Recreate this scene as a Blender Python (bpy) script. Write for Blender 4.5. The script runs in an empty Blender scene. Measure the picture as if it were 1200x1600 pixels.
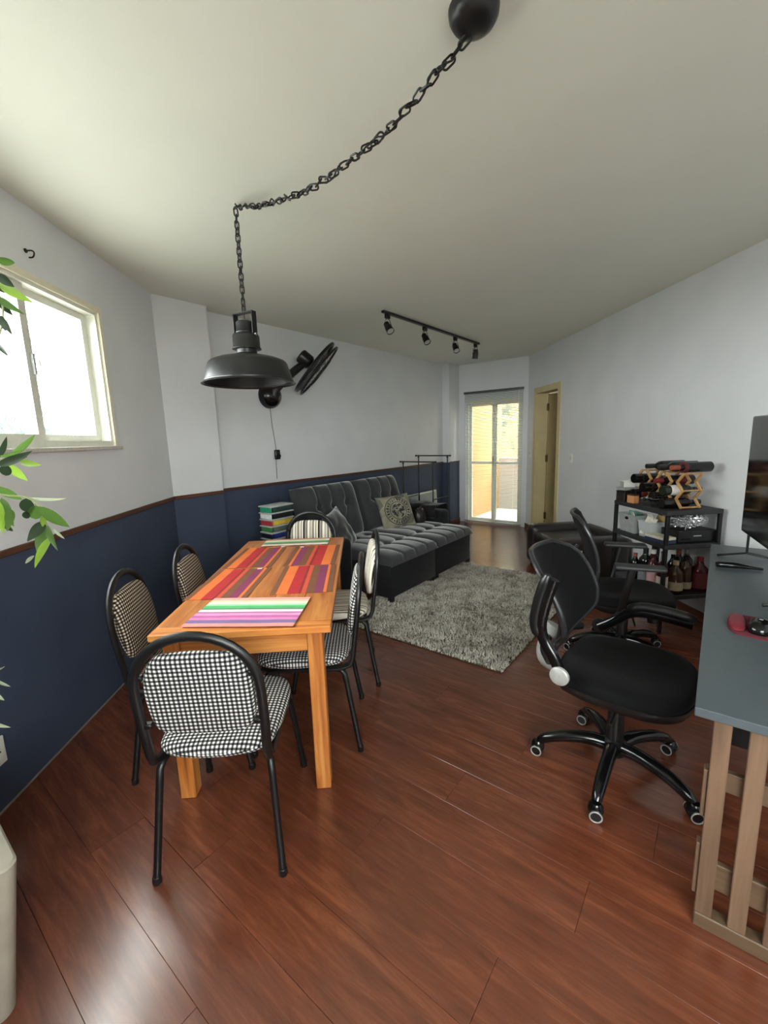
import bpy, bmesh, math, random
import numpy as np
from mathutils import Vector, Matrix, noise as mnoise

random.seed(7)
rng = np.random.default_rng(11)
scene = bpy.context.scene
COL = scene.collection
pi = math.pi
rad = math.radians

# ------------------------------------------------------------------ camera
F_PX, PITCH, ROLL, CAM_H = 676.76, 0.1687, -0.0320, 1.4616
_c, _s = math.cos(PITCH), math.sin(PITCH)
fw = Vector((0, _c, -_s)); up0 = Vector((0, _s, _c)); rt0 = Vector((1, 0, 0))
cr, sr = math.cos(ROLL), math.sin(ROLL)
rt = rt0 * cr + up0 * sr
up = -rt0 * sr + up0 * cr
cam_data = bpy.data.cameras.new('camera')
cam_data.sensor_fit = 'HORIZONTAL'
cam_data.sensor_width = 36.0
cam_data.lens = F_PX * 36.0 / 1200.0
cam_data.clip_start = 0.02
cam = bpy.data.objects.new('camera', cam_data)
COL.objects.link(cam)
cam.matrix_world = Matrix(((rt.x, up.x, -fw.x, 0), (rt.y, up.y, -fw.y, 0), (rt.z, up.z, -fw.z, CAM_H), (0, 0, 0, 1)))
scene.camera = cam

# ------------------------------------------------------------------ world, exposure
EXPOSURE = 4.15
WORLD_STRENGTH = 1.4
world = bpy.data.worlds.new('world'); scene.world = world
world.use_nodes = True
bg = world.node_tree.nodes['Background']
bg.inputs['Color'].default_value = (0.99, 0.99, 0.985, 1)
bg.inputs['Strength'].default_value = WORLD_STRENGTH
vs = scene.view_settings
vs.view_transform = 'Standard'; vs.look = 'None'; vs.exposure = EXPOSURE; vs.gamma = 1.0
vs.use_curve_mapping = False

# ------------------------------------------------------------------ frames measured from the photograph
H = 2.60                       # ceiling height
A1, D1 = -0.0574, 1.5106       # window wall: heading and distance
A2, D2, DP = 0.6599, 3.641, 3.515   # sofa wall, its pillars
A3, D3 = -0.0491, -2.557       # right wall
SB = 6.672                     # balcony wall, along the sofa wall
ZR = 1.047                     # dado rail top
def frame(a):
    return Vector((math.sin(a), math.cos(a), 0)), Vector((-math.cos(a), math.sin(a), 0))
U1, N1 = frame(A1); U2, N2 = frame(A2); U3, N3 = frame(A3)
RS = pi / 2 - A2               # rotation whose local x runs along the sofa wall, local y towards it
AA = -0.053
RA = -AA                       # rotation whose local y runs along the window wall
UA = Vector((math.sin(AA), math.cos(AA), 0)); NA = Vector((math.cos(AA), -math.sin(AA), 0))
def SP(s, t, z=0.0): return U2 * s + N2 * t + Vector((0, 0, z))
def AP(x, y, z=0.0): return NA * x + UA * y + Vector((0, 0, z))
def ray(px, py): return fw + rt * ((px - 600) / F_PX) - up * ((py - 800) / F_PX)
def px_at(px, py, r):
    d = ray(px, py); k = r / math.hypot(d.x, d.y); return Vector((0, 0, CAM_H)) + d * k
def px_z(px, py, z):
    d = ray(px, py); return Vector((0, 0, CAM_H)) + d * ((z - CAM_H) / d.z)

# daylight openings (sampling portals set in the real window and the balcony door)
def portal(name, centre, normal, w, h):
    l = bpy.data.lights.new(name, 'AREA'); l.shape = 'RECTANGLE'; l.size = w; l.size_y = h
    l.cycles.is_portal = True
    o = bpy.data.objects.new(name, l); COL.objects.link(o)
    z = -normal.normalized(); y = Vector((0, 0, 1)); x = y.cross(z)
    o.matrix_world = Matrix(((x.x, y.x, z.x, centre.x), (x.y, y.y, z.y, centre.y), (x.z, y.z, z.z, centre.z), (0, 0, 0, 1)))
WIN_S0, WIN_S1, WIN_Z0, WIN_Z1 = 0.55, 2.835, 1.468, 2.256
BD_T0, BD_T1, BD_Z1 = 2.425, 3.395, 2.02
portal('window_daylight', U1 * ((WIN_S0 + WIN_S1) / 2) + N1 * (D1 + 0.13) + Vector((0, 0, (WIN_Z0 + WIN_Z1) / 2)), -N1, WIN_S1 - WIN_S0 - .05, WIN_Z1 - WIN_Z0 - .05)
portal('balcony_daylight', SP(SB + 0.13, (BD_T0 + BD_T1) / 2, BD_Z1 / 2), -U2, BD_T1 - BD_T0 - .05, BD_Z1 - .05)

portal('added_rear_portal', Vector((.5, -1.35 - .13, 1.6)), Vector((0, 1, 0)), 1.75, 1.15)  # portal for the unseen opening added behind the camera

# ------------------------------------------------------------------ mesh helpers
class MB:
    def __init__(self): self.v = []; self.f = []; self.uv = {}; self.m = []; self.mi = 0
    def add(self, vs_, fs, uv=None, M=None):
        o = len(self.v)
        if M is not None: vs_ = [M @ Vector(p) for p in vs_]
        self.v += [tuple(p) for p in vs_]
        for f in fs: self.f.append(tuple(i + o for i in f)); self.m.append(self.mi)
        if uv is not None:
            for i, q in enumerate(uv): self.uv[i + o] = q
        return self
    def box(self, c, s, M=None):
        x, y, z = [q / 2 for q in s]
        V = [(c[0] + a * x, c[1] + b * y, c[2] + d * z) for d in (-1, 1) for a, b in ((-1, -1), (1, -1), (1, 1), (-1, 1))]
        return self.add(V, [(3, 2, 1, 0), (4, 5, 6, 7), (0, 1, 5, 4), (1, 2, 6, 5), (2, 3, 7, 6), (3, 0, 4, 7)], None, M)
    def box2(self, a, b, M=None):
        return self.box([(p + q) / 2 for p, q in zip(a, b)], [abs(q - p) for p, q in zip(a, b)], M)
    def rbox(self, c, s, r=0.01, seg=2, M=None):
        bm = bmesh.new(); bmesh.ops.create_cube(bm, size=1.0)
        for v in bm.verts: v.co = Vector((v.co.x * s[0], v.co.y * s[1], v.co.z * s[2]))
        r = min(r, min(s) * 0.49)
        bmesh.ops.bevel(bm, geom=list(bm.edges), offset=r, segments=seg, profile=0.5, affect='EDGES')
        bm.verts.index_update()
        V = [(v.co.x + c[0], v.co.y + c[1], v.co.z + c[2]) for v in bm.verts]
        Fs = [[v.index for v in f.verts] for f in bm.faces]; bm.free()
        return self.add(V, Fs, None, M)
    def rbox2(self, a, b, r=0.01, seg=2, M=None):
        return self.rbox([(p + q) / 2 for p, q in zip(a, b)], [abs(q - p) for p, q in zip(a, b)], r, seg, M)
    def tube(self, pts, r, n=8, closed=False, ry=None, M=None, upv=None):
        pts = [Vector(p) for p in pts]; N = len(pts)
        rr = r if isinstance(r, (list, tuple)) else [r] * N
        V = []; prev = None
        for i, p in enumerate(pts):
            if closed: t = pts[(i + 1) % N] - pts[i - 1]
            else: t = pts[min(i + 1, N - 1)] - pts[max(i - 1, 0)]
            t.normalize()
            if prev is None:
                a = Vector(upv) if upv else (Vector((0, 0, 1)) if abs(t.z) < .9 else Vector((1, 0, 0)))
            else: a = prev
            x = (a - t * a.dot(t))
            if x.length < 1e-6: x = Vector((1, 0, 0)) if abs(t.x) < .9 else Vector((0, 1, 0)); x = x - t * x.dot(t)
            x.normalize(); prev = x
            y = t.cross(x); k = rr[i]; k2 = (ry / r * k) if (ry and not isinstance(r, (list, tuple))) else k
            for j in range(n):
                an = 2 * pi * j / n; V.append(p + x * (k * math.cos(an)) + y * (k2 * math.sin(an)))
        Fs = []
        for i in range(N if closed else N - 1):
            a = i * n; b = ((i + 1) % N) * n
            for j in range(n): Fs.append((a + j, a + (j + 1) % n, b + (j + 1) % n, b + j))
        if not closed:
            Fs.append(tuple(range(n - 1, -1, -1))); Fs.append(tuple((N - 1) * n + j for j in range(n)))
        return self.add(V, Fs, None, M)
    def lathe(self, prof, n=24, M=None, sx=1, sy=1):
        V = []; Fs = []
        for r, z in prof:
            for j in range(n):
                a = 2 * pi * j / n; V.append((r * math.cos(a) * sx, r * math.sin(a) * sy, z))
        for i in range(len(prof) - 1):
            for j in range(n):
                a = i * n + j; b = i * n + (j + 1) % n
                Fs.append((a, b, b + n, a + n))
        if prof[0][0] > 1e-5: Fs.append(tuple(range(n - 1, -1, -1)))
        if prof[-1][0] > 1e-5: Fs.append(tuple((len(prof) - 1) * n + j for j in range(n)))
        return self.add(V, Fs, None, M)
    def prism(self, poly, z0, z1, M=None):
        n = len(poly)
        V = [(p[0], p[1], z0) for p in poly] + [(p[0], p[1], z1) for p in poly]
        Fs = [tuple(range(n - 1, -1, -1)), tuple(range(n, 2 * n))] + [(i, (i + 1) % n, n + (i + 1) % n, n + i) for i in range(n)]
        return self.add(V, Fs, None, M)
    def pad(self, outline, prof, M=None, n=44, dome=0.0, dome_b=0.0, sm=3):
        """cushion from a closed outline; prof = [(scale, z)] from the bottom centre to the top centre, with metre UVs"""
        pts = resample(outline, n, sm)
        V = []; UV = []; Fs = []
        R = sum(math.hypot(*q) for q in pts) / n
        L = [prof[0][0] * R]
        for k in range(1, len(prof)):
            L.append(L[-1] + math.hypot((prof[k][0] - prof[k - 1][0]) * R, prof[k][1] - prof[k - 1][1]))
        imax = max(range(len(prof)), key=lambda k: prof[k][0])
        tot = L[-1] + prof[-1][0] * R
        for k, (s, z) in enumerate(prof):
            d = L[k] if k <= len(prof) // 2 - 1 else tot - L[k]
            for x, y in pts:
                V.append((x * s, y * s, z)); UV.append((x / R * d, y / R * d))
        for k in range(len(prof) - 1):
            for j in range(n):
                a = k * n + j; b = k * n + (j + 1) % n
                Fs.append((a, b, b + n, a + n))
        b0 = len(V); V.append((0, 0, prof[0][1])); UV.append((0, 0))
        for j in range(n): Fs.append((b0, (j + 1) % n, j))
        t0 = len(V); V.append((0, 0, prof[-1][1])); UV.append((0, 0)); o = (len(prof) - 1) * n
        for j in range(n): Fs.append((t0, o + j, o + (j + 1) % n))
        return self.add(V, Fs, UV, M)
    def mesh(self, name, mats, smooth=True, angle=40):
        me = bpy.data.meshes.new(name)
        me.from_pydata(self.v, [], self.f)
        if not isinstance(mats, (list, tuple)): mats = [mats]
        for m in mats: me.materials.append(m)
        if len(mats) > 1: me.polygons.foreach_set('material_index', self.m)
        if self.uv:
            ul = me.uv_layers.new(name='UVMap')
            for l in me.loops: ul.data[l.index].uv = self.uv.get(l.vertex_index, (0, 0))
        if smooth:
            me.polygons.foreach_set('use_smooth', [True] * len(me.polygons))
            me.set_sharp_from_angle(angle=rad(angle))
        me.update()
        return me
    def build(self, name, mats, parent=None, smooth=True, loc=None, rot=None, angle=40, label=None):
        return link(name, self.mesh(name, mats, smooth, angle), parent, loc, rot, label)

def link(name, me, parent=None, loc=None, rot=None, label=None):
    o = bpy.data.objects.new(name, me); COL.objects.link(o)
    if parent: o.parent = parent
    if loc is not None: o.location = loc
    if rot is not None: o.rotation_euler = rot
    if label: o['label'] = label
    return o
def resample(outline, n, smooth=3):
    P = [Vector((p[0], p[1], 0)) for p in outline]
    # corner cutting
    for _ in range(smooth):
        Q = []
        for i in range(len(P)):
            a, b = P[i], P[(i + 1) % len(P)]; Q += [a * .75 + b * .25, a * .25 + b * .75]
        P = Q
    L = [0.0]
    for i in range(len(P)): L.append(L[-1] + (P[(i + 1) % len(P)] - P[i]).length)
    out = []; k = 0
    for j in range(n):
        d = L[-1] * j / n
        while L[k + 1] < d: k += 1
        t = (d - L[k]) / max(1e-9, L[k + 1] - L[k]); q = P[k].lerp(P[(k + 1) % len(P)], t)
        out.append((q.x, q.y))
    return out
def arc(c, r, a0, a1, n, plane='xz', other=0.0):
    o = []
    for i in range(n + 1):
        a = rad(a0 + (a1 - a0) * i / n); p, q = c[0] + r * math.cos(a), c[1] + r * math.sin(a)
        o.append((p, other, q) if plane == 'xz' else ((p, q, other) if plane == 'xy' else (other, p, q)))
    return o
def bez(ctrl, n=24):
    """Catmull-Rom through points"""
    P = [Vector(p) for p in ctrl]; P = [P[0] * 2 - P[1]] + P + [P[-1] * 2 - P[-2]]
    out = []; m = len(P) - 3
    for i in range(n + 1):
        u = i / n * m; k = min(int(u), m - 1); t = u - k
        a, b, c, d = P[k:k + 4]
        out.append(0.5 * ((2 * b) + (c - a) * t + (2 * a - 5 * b + 4 * c - d) * t * t + (3 * b - a - 3 * c + d) * t ** 3))
    return out
def aim(p, d, roll_up=(0, 0, 1)):
    """matrix with local z along d, at p"""
    z = Vector(d).normalized(); a = Vector(roll_up)
    if abs(z.dot(a)) > .98: a = Vector((0, 1, 0))
    x = a.cross(z).normalized(); y = z.cross(x)
    return Matrix(((x.x, y.x, z.x, p[0]), (x.y, y.y, z.y, p[1]), (x.z, y.z, z.z, p[2]), (0, 0, 0, 1)))
def T(x, y, z): return Matrix.Translation((x, y, z))
def Rx(a): return Matrix.Rotation(a, 4, 'X')
def Ry(a): return Matrix.Rotation(a, 4, 'Y')
def Rz(a): return Matrix.Rotation(a, 4, 'Z')

def tag(o, label, cat, group=None):
    o['label'] = label; o['category'] = cat
    if group: o['group'] = group
    return o
def thing(name, label, cat, loc=(0, 0, 0), rotz=0.0, group=None):
    o = bpy.data.objects.new(name, None); COL.objects.link(o)
    o.empty_display_size = 0.05
    o.location = loc; o.rotation_euler = (0, 0, rotz)
    return tag(o, label, cat, group)
def struct(o, label=None):
    o['kind'] = 'structure'
    if label: o['label'] = label
    return o
def copy_tree(o, parent=None):
    c = o.copy(); COL.objects.link(c); c.parent = parent
    for ch in list(o.children): copy_tree(ch, c)
    return c

# ------------------------------------------------------------------ materials
def srgb(r, g, b):
    f = lambda c: (c / 255 / 12.92) if c / 255 <= 0.04045 else ((c / 255 + 0.055) / 1.055) ** 2.4
    return (f(r), f(g), f(b), 1.0)
class NT:
    def __init__(self, name):
        self.m = bpy.data.materials.new(name); self.m.use_nodes = True
        self.t = self.m.node_tree; self.b = self.t.nodes['Principled BSDF']
    def n(self, typ, **kw):
        nd = self.t.nodes.new(typ)
        for k, v in kw.items(): setattr(nd, k, v)
        return nd
    def l(self, a, b): self.t.links.new(a, b)
    def math(self, op, a, b=None, c=None):
        nd = self.n('ShaderNodeMath', operation=op)
        for i, q in enumerate((a, b, c)):
            if q is None: continue
            if isinstance(q, (int, float)): nd.inputs[i].default_value = q
            else: self.l(q, nd.inputs[i])
        return nd.outputs[0]
    def ramp(self, fac, stops, interp='LINEAR'):
        nd = self.n('ShaderNodeValToRGB'); cr_ = nd.color_ramp; cr_.interpolation = interp
        while len(cr_.elements) < len(stops): cr_.elements.new(0.5)
        for e, (p, c) in zip(cr_.elements, stops): e.position = p; e.color = c
        self.l(fac, nd.inputs[0]); return nd.outputs[0]
    def mix(self, fac, a, b, blend='MIX'):
        nd = self.n('ShaderNodeMix', data_type='RGBA', blend_type=blend)
        for i, q in ((0, fac), (6, a), (7, b)):
            if isinstance(q, (int, float)): nd.inputs[i].default_value = q
            elif isinstance(q, tuple): nd.inputs[i].default_value = q
            else: self.l(q, nd.inputs[i])
        return nd.outputs[2]
    def noise(self, vec, scale, detail=3, rough=.5, dist=0.0):
        nd = self.n('ShaderNodeTexNoise'); nd.inputs['Scale'].default_value = scale
        nd.inputs['Detail'].default_value = detail; nd.inputs['Roughness'].default_value = rough; nd.inputs['Distortion'].default_value = dist
        if vec is not None: self.l(vec, nd.inputs['Vector'])
        return nd.outputs['Fac']
    def obj(self, scale=(1, 1, 1), rnd=False):
        tc = self.n('ShaderNodeTexCoord'); mp = self.n('ShaderNodeMapping'); mp.inputs['Scale'].default_value = scale
        src = tc.outputs['Object']
        if rnd:
            oi = self.n('ShaderNodeObjectInfo'); cm = self.n('ShaderNodeCombineXYZ')
            for i, k in enumerate((37.1, 11.7, 5.3)): self.l(self.math('MULTIPLY', oi.outputs['Random'], k), cm.inputs[i])
            va = self.n('ShaderNodeVectorMath', operation='ADD'); self.l(src, va.inputs[0]); self.l(cm.outputs[0], va.inputs[1]); src = va.outputs[0]
        self.l(src, mp.inputs['Vector']); return mp.outputs['Vector']
    def bump(self, h, strength=.3, dist=.01):
        nd = self.n('ShaderNodeBump'); nd.inputs['Strength'].default_value = strength; nd.inputs['Distance'].default_value = dist
        self.l(h, nd.inputs['Height']); self.l(nd.outputs[0], self.b.inputs['Normal'])
    def col(self, c):
        if isinstance(c, tuple): self.b.inputs['Base Color'].default_value = c
        else: self.l(c, self.b.inputs['Base Color'])
    def set(self, rough=None, metal=None, spec=None, **kw):
        if rough is not None: self.b.inputs['Roughness'].default_value = rough
        if metal is not None: self.b.inputs['Metallic'].default_value = metal
        if spec is not None: self.b.inputs['Specular IOR Level'].default_value = spec
        for k, v in kw.items(): self.b.inputs[k.replace('_', ' ')].default_value = v
        return self
def plain(name, c, rough=.5, metal=0.0, spec=.5, var=0.06, scale=40, bump=0.0, **kw):
    t = NT(name); v = t.obj()
    nz = t.noise(v, scale, 4)
    d = tuple(max(0, x * (1 - var * 2)) for x in c[:3]) + (1,); e = tuple(min(1, x * (1 + var * 2)) for x in c[:3]) + (1,)
    t.col(t.ramp(nz, [(0.3, d), (0.7, e)]))
    t.set(rough, metal, spec, **kw)
    if bump: t.bump(nz, bump, .002)
    return t.m
def fabric(name, c, rough=.9, var=.15, scale=300, sheen=0.3, patch=6):
    t = NT(name); v = t.obj()
    nz = t.noise(v, scale, 2); pz = t.noise(v, patch, 3)
    d = tuple(x * (1 - var) for x in c[:3]) + (1,); e = tuple(min(1, x * (1 + var)) for x in c[:3]) + (1,)
    t.col(t.ramp(t.math('ADD', t.math('MULTIPLY', nz, .5), t.math('MULTIPLY', pz, .5)), [(.35, d), (.65, e)]))
    t.set(rough, 0, .2); t.b.inputs['Sheen Weight'].default_value = sheen; t.b.inputs['Sheen Roughness'].default_value = .4
    t.bump(nz, .25, .001); return t.m
def wood(name, stops, axis=1, scale=6, rough=.4, stretch=10, rnd=True, spec=.5, bump=.05):
    t = NT(name); sc = [scale * 3] * 3; sc[axis] = scale * 3 / stretch
    v = t.obj(tuple(sc), rnd)
    n1 = t.noise(v, 1.2, 6, .62, .8)
    sc2 = [scale * 16] * 3; sc2[axis] = scale * 16 / (stretch * 3)
    n2 = t.noise(t.obj(tuple(sc2), rnd), 1.0, 3, .6)
    f = t.math('ADD', t.math('MULTIPLY', n1, .75), t.math('MULTIPLY', n2, .25))
    c = t.ramp(f, stops)
    if rnd:
        oi = t.n('ShaderNodeObjectInfo')
        c = t.mix(t.math('MULTIPLY', oi.outputs['Random'], .45), c, tuple(x * .62 for x in stops[0][1][:3]) + (1,))
    t.col(c); t.set(rough, 0, spec); t.bump(f, bump, .003); return t.m

def wall_mat(name, two_tone):
    t = NT(name)
    g = t.n('ShaderNodeNewGeometry'); sx = t.n('ShaderNodeSeparateXYZ'); t.l(g.outputs['Position'], sx.inputs[0])
    nz = t.noise(g.outputs['Position'], 3.0, 4); fine = t.noise(g.outputs['Position'], 90, 3)
    w = t.ramp(nz, [(.3, srgb(217, 218, 221)), (.7, srgb(223, 224, 226))])
    if two_tone:
        b = t.ramp(nz, [(.3, srgb(60, 69, 90)), (.7, srgb(67, 77, 98))])
        k = t.math('GREATER_THAN', sx.outputs['Z'], ZR - .012)
        w = t.mix(k, b, w)
    t.col(w); t.set(.62, 0, .35); t.bump(fine, .12, .002); return t.m
M_wall2 = wall_mat('painted_wall_two_tone', True)
M_wall = wall_mat('painted_wall', False)
M_ceil = plain('ceiling_paint', srgb(231, 231, 219), .8, var=.01, scale=2)
M_rail = wood('dado_wood', [(.3, srgb(66, 38, 26)), (.7, srgb(104, 64, 42))], axis=0, scale=8, rough=.45, rnd=False)
M_base = wood('baseboard_wood', [(.3, srgb(78, 42, 28)), (.7, srgb(112, 66, 46))], axis=0, scale=8, rough=.4, rnd=False)
M_sub = plain('subfloor', srgb(74, 44, 32), .9)
def plank_mat():
    t = NT('laminate_plank')
    v = t.obj((3.2, 26, 26), True)
    n1 = t.noise(v, 1.0, 6, .65, .7)
    n2 = t.noise(t.obj((10, 160, 160), True), 1.0, 3, .6)
    f = t.math('ADD', t.math('MULTIPLY', n1, .84), t.math('MULTIPLY', n2, .16))
    c = t.ramp(f, [(.28, srgb(82, 43, 29)), (.5, srgb(107, 58, 39)), (.72, srgb(138, 79, 52))])
    oi = t.n('ShaderNodeObjectInfo')
    c = t.mix(t.math('MULTIPLY', oi.outputs['Random'], .3), c, srgb(94, 50, 34))
    t.col(c)
    worn = t.noise(t.obj((6, 6, 6), True), 1.0, 4)
    r = t.math('ADD', t.math('MULTIPLY', worn, .07), .175)
    r = t.math('ADD', r, t.math('MULTIPLY', oi.outputs['Random'], .03))
    t.l(r, t.b.inputs['Roughness']); t.set(None, 0, 1.0)
    t.bump(n2, .05, .002); return t.m
M_plank = plank_mat()
M_pine = wood('pine', [(.38, srgb(146, 80, 36)), (.5, srgb(204, 123, 57)), (.62, srgb(236, 162, 86))], axis=1, scale=4, rough=.33, stretch=14)
M_pine_x = wood('pine_crosswise', [(.38, srgb(146, 80, 36)), (.5, srgb(204, 123, 57)), (.62, srgb(236, 162, 86))], axis=0, scale=4, rough=.36, stretch=14)
M_pine_z = wood('pine_upright', [(.38, srgb(146, 80, 36)), (.5, srgb(204, 123, 57)), (.62, srgb(236, 162, 86))], axis=2, scale=4, rough=.36, stretch=14)
M_blackm = plain('black_enamel', srgb(14, 14, 15), .32, .0, .5, var=.05)
M_matblk = plain('matt_black_metal', srgb(16, 16, 17), .38, .0, .5, var=.08)
M_shade = plain('lamp_black', srgb(26, 27, 28), .36, .1, .5, var=.06)
M_blkplast = plain('black_plastic', srgb(15, 15, 16), .35, 0, .5, var=.05)
M_gloss = plain('glossy_black_plastic', srgb(12, 12, 13), .16, 0, .5, var=.02)
M_meshfab = fabric('black_mesh_fabric', srgb(13, 13, 14), .95, .2, 500, .04)
M_seatfab = fabric('black_seat_fabric', srgb(11, 11, 12), .95, .2, 420, .05)
M_silver = plain('silver_plastic', srgb(168, 168, 164), .4, .2)
M_chrome = plain('chrome', srgb(200, 200, 200), .18, 1.0, var=.01)
M_white = plain('white_plastic', srgb(232, 230, 222), .4, var=.01)
M_alu = plain('white_aluminium', srgb(222, 222, 210), .35, .1, var=.02)
M_cream = plain('cream_paint', srgb(206, 190, 146), .5, var=.03, scale=5)
M_creamd = plain('cream_door', srgb(178, 160, 114), .55, var=.04, scale=4)
M_hinge = plain('old_brass', srgb(92, 74, 48), .45, .8)
M_sill = plain('stone_sill', srgb(196, 190, 182), .5, var=.06, scale=60)
def glass_mat(name, tint=(1, 1, 1, 1), rough=0.0, a=.06):
    t = NT(name); tr = t.n('ShaderNodeBsdfTransparent'); gl = t.n('ShaderNodeBsdfGlossy'); mx = t.n('ShaderNodeMixShader')
    lw = t.n('ShaderNodeLayerWeight'); lw.inputs['Blend'].default_value = .5
    fr = t.math('ADD', t.math('MULTIPLY', t.math('POWER', lw.outputs['Facing'], 5.0), .5), .03)
    tr.inputs['Color'].default_value = tint; gl.inputs['Roughness'].default_value = max(.01, rough)
    t.l(fr, mx.inputs[0]); t.l(tr.outputs[0], mx.inputs[1]); t.l(gl.outputs[0], mx.inputs[2])
    t.l(mx.outputs[0], t.t.nodes['Material Output'].inputs['Surface']); return t.m
M_glass = glass_mat('window_glass', (.96, .99, .98, 1))
def clear_plastic(name, c, alpha):
    t = NT(name); t.col(c); t.set(.25, 0, .5); t.b.inputs['Alpha'].default_value = alpha; return t.m
def checks(name, light, mid, dark, period):
    t = NT(name); uv = t.n('ShaderNodeUVMap'); s = t.n('ShaderNodeSeparateXYZ'); t.l(uv.outputs[0], s.inputs[0])
    def sq(o):
        fr = t.math('FRACT', t.math('ADD', t.math('MULTIPLY', o, 1 / period), 50.0))
        return t.math('GREATER_THAN', fr, .5)
    f = t.math('MULTIPLY', t.math('ADD', sq(s.outputs[0]), sq(s.outputs[1])), .5)
    c = t.ramp(f, [(0.0, light), (.25, mid), (.75, dark)], 'CONSTANT')
    nz = t.noise(t.obj(), 700, 2)
    t.col(t.mix(.12, c, t.ramp(nz, [(.3, (0, 0, 0, 1)), (.7, (1, 1, 1, 1))]), 'OVERLAY')); t.set(.9, 0, .2)
    t.bump(nz, .2, .001); return t.m
M_ging_w = checks('gingham_white', srgb(232, 230, 226), srgb(92, 90, 90), srgb(16, 16, 18), .0148)
M_ging_b = checks('gingham_beige', srgb(216, 198, 176), srgb(88, 78, 70), srgb(18, 17, 18), .0148)
def stripes(name, cols, period, axis=0, src='UV', rough=.9, offset=0.0, wear=0.08):
    t = NT(name)
    if src == 'UV': o = t.n('ShaderNodeUVMap').outputs[0]
    else: o = t.n('ShaderNodeTexCoord').outputs['Object']
    s = t.n('ShaderNodeSeparateXYZ'); t.l(o, s.inputs[0])
    f = t.math('FRACT', t.math('ADD', t.math('MULTIPLY', t.math('ADD', s.outputs[axis], offset), 1 / period), 40.0))
    c = t.ramp(f, cols, 'CONSTANT')
    nz = t.noise(t.obj(), 600, 2); pz = t.noise(t.obj(), 14, 3)
    c = t.mix(wear, c, t.ramp(pz, [(.35, (.2, .2, .2, 1)), (.65, (.9, .9, .9, 1))]), 'OVERLAY')
    t.col(c); t.set(rough, 0, .2); t.bump(nz, .25, .001); return t.m
_w, _b, _g, _k = srgb(224, 216, 200), srgb(40, 36, 32), srgb(150, 142, 130), srgb(96, 88, 80)
M_stripe = stripes('striped_fabric', [(0, _w), (.16, _k), (.22, _g), (.34, _b), (.46, _w), (.56, _k), (.62, _w), (.72, _b), (.76, _g), (.88, _w), (.95, _b)], .12)
M_stripe_w = stripes('striped_fabric_pale', [(0, _w), (.18, _k), (.24, _w), (.36, _b), (.42, _w), (.6, _g), (.66, _w), (.8, _b), (.86, _w)], .11)
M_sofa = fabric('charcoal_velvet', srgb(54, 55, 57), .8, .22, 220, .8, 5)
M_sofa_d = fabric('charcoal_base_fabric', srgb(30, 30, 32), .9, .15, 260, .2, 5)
M_leather = plain('dark_brown_leather', srgb(38, 32, 30), .36, 0, .5, var=.1, scale=120, bump=.08)
M_shelf = plain('black_shelf_plastic', srgb(40, 40, 42), .5, var=.08, scale=90)
M_desk = plain('grey_laminate', srgb(74, 82, 86), .42, var=.03, scale=30)
M_deskwood = wood('desk_wood', [(.3, srgb(92, 70, 54)), (.55, srgb(128, 100, 78)), (.8, srgb(148, 118, 94))], axis=2, scale=6, rough=.5, stretch=12)
M_deskwood_y = wood('desk_wood_rail', [(.3, srgb(84, 64, 48)), (.55, srgb(114, 90, 68)), (.8, srgb(134, 108, 84))], axis=1, scale=6, rough=.5, stretch=12)

# ------------------------------------------------------------------ room shell
def slab(name, U, N, d, s0, s1, z0, z1, thick, holes, mat, label=None, sign=1):
    """wall slab: inner face at N.P = d, growing outwards (sign * N)"""
    b = MB()
    def piece(a0, a1, c0, c1):
        if a1 - a0 < 1e-4 or c1 - c0 < 1e-4: return
        V = []
        for o in (0, thick * sign):
            for a, c in ((a0, c0), (a1, c0), (a1, c1), (a0, c1)):
                V.append(U * a + N * (d + o) + Vector((0, 0, c)))
        b.add(V, [(0, 1, 2, 3), (7, 6, 5, 4), (0, 4, 5, 1), (1, 5, 6, 2), (2, 6, 7, 3), (3, 7, 4, 0)])
    cur = s0
    for (h0, h1, k0, k1) in sorted(holes):
        piece(cur, h0, z0, z1); piece(h0, h1, z0, k0); piece(h0, h1, k1, z1); cur = h1
    piece(cur, s1, z0, z1)
    o = b.build(name, mat, smooth=False)
    bm = bmesh.new(); bm.from_mesh(o.data); bmesh.ops.recalc_face_normals(bm, faces=bm.faces); bm.to_mesh(o.data); bm.free()
    return struct(o, label)
SBACK = -1.35                                   # back of the room, behind the camera (world y)
def hit(U, N, d, N_, d_):                       # s along U where the line meets the other wall
    P0 = N * d; return (d_ - N_.dot(P0)) / N_.dot(U)
s_win_end = hit(U1, N1, D1, N2, DP)
s_B_start = hit(U2, N2, DP, N1, D1)
slab('wall_left', U1, N1, D1, SBACK, s_win_end + .06, 0, H, .16, [(WIN_S0, WIN_S1, WIN_Z0, WIN_Z1)], M_wall2, 'pale wall over blue dado with the sliding window')
slab('wall_sofa', U2, N2, D2, 2.0, SB + .2, 0, H, .15, [], M_wall2, 'long pale wall over a navy blue dado behind the sofa')
struct(MB().add([SP(s, t, z) for z in (0, H) for s, t in ((s_B_start - .12, DP), (2.186, DP), (2.186, D2 + .1), (s_B_start - .12, D2 + .1))],
       [(3, 2, 1, 0), (4, 5, 6, 7), (0, 1, 5, 4), (1, 2, 6, 5), (2, 3, 7, 6), (3, 0, 4, 7)]).build('wall_pier', M_wall2, smooth=False), 'shallow pier between window wall and sofa wall')
struct(MB().add([SP(s, t, z) for z in (0, H) for s, t in ((6.333, DP), (SB + .1, DP), (SB + .1, D2 + .1), (6.333, D2 + .1))],
       [(3, 2, 1, 0), (4, 5, 6, 7), (0, 1, 5, 4), (1, 2, 6, 5), (2, 3, 7, 6), (3, 0, 4, 7)]).build('wall_pillar', M_wall2, smooth=False), 'shallow pillar in the corner beside the balcony door')
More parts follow.
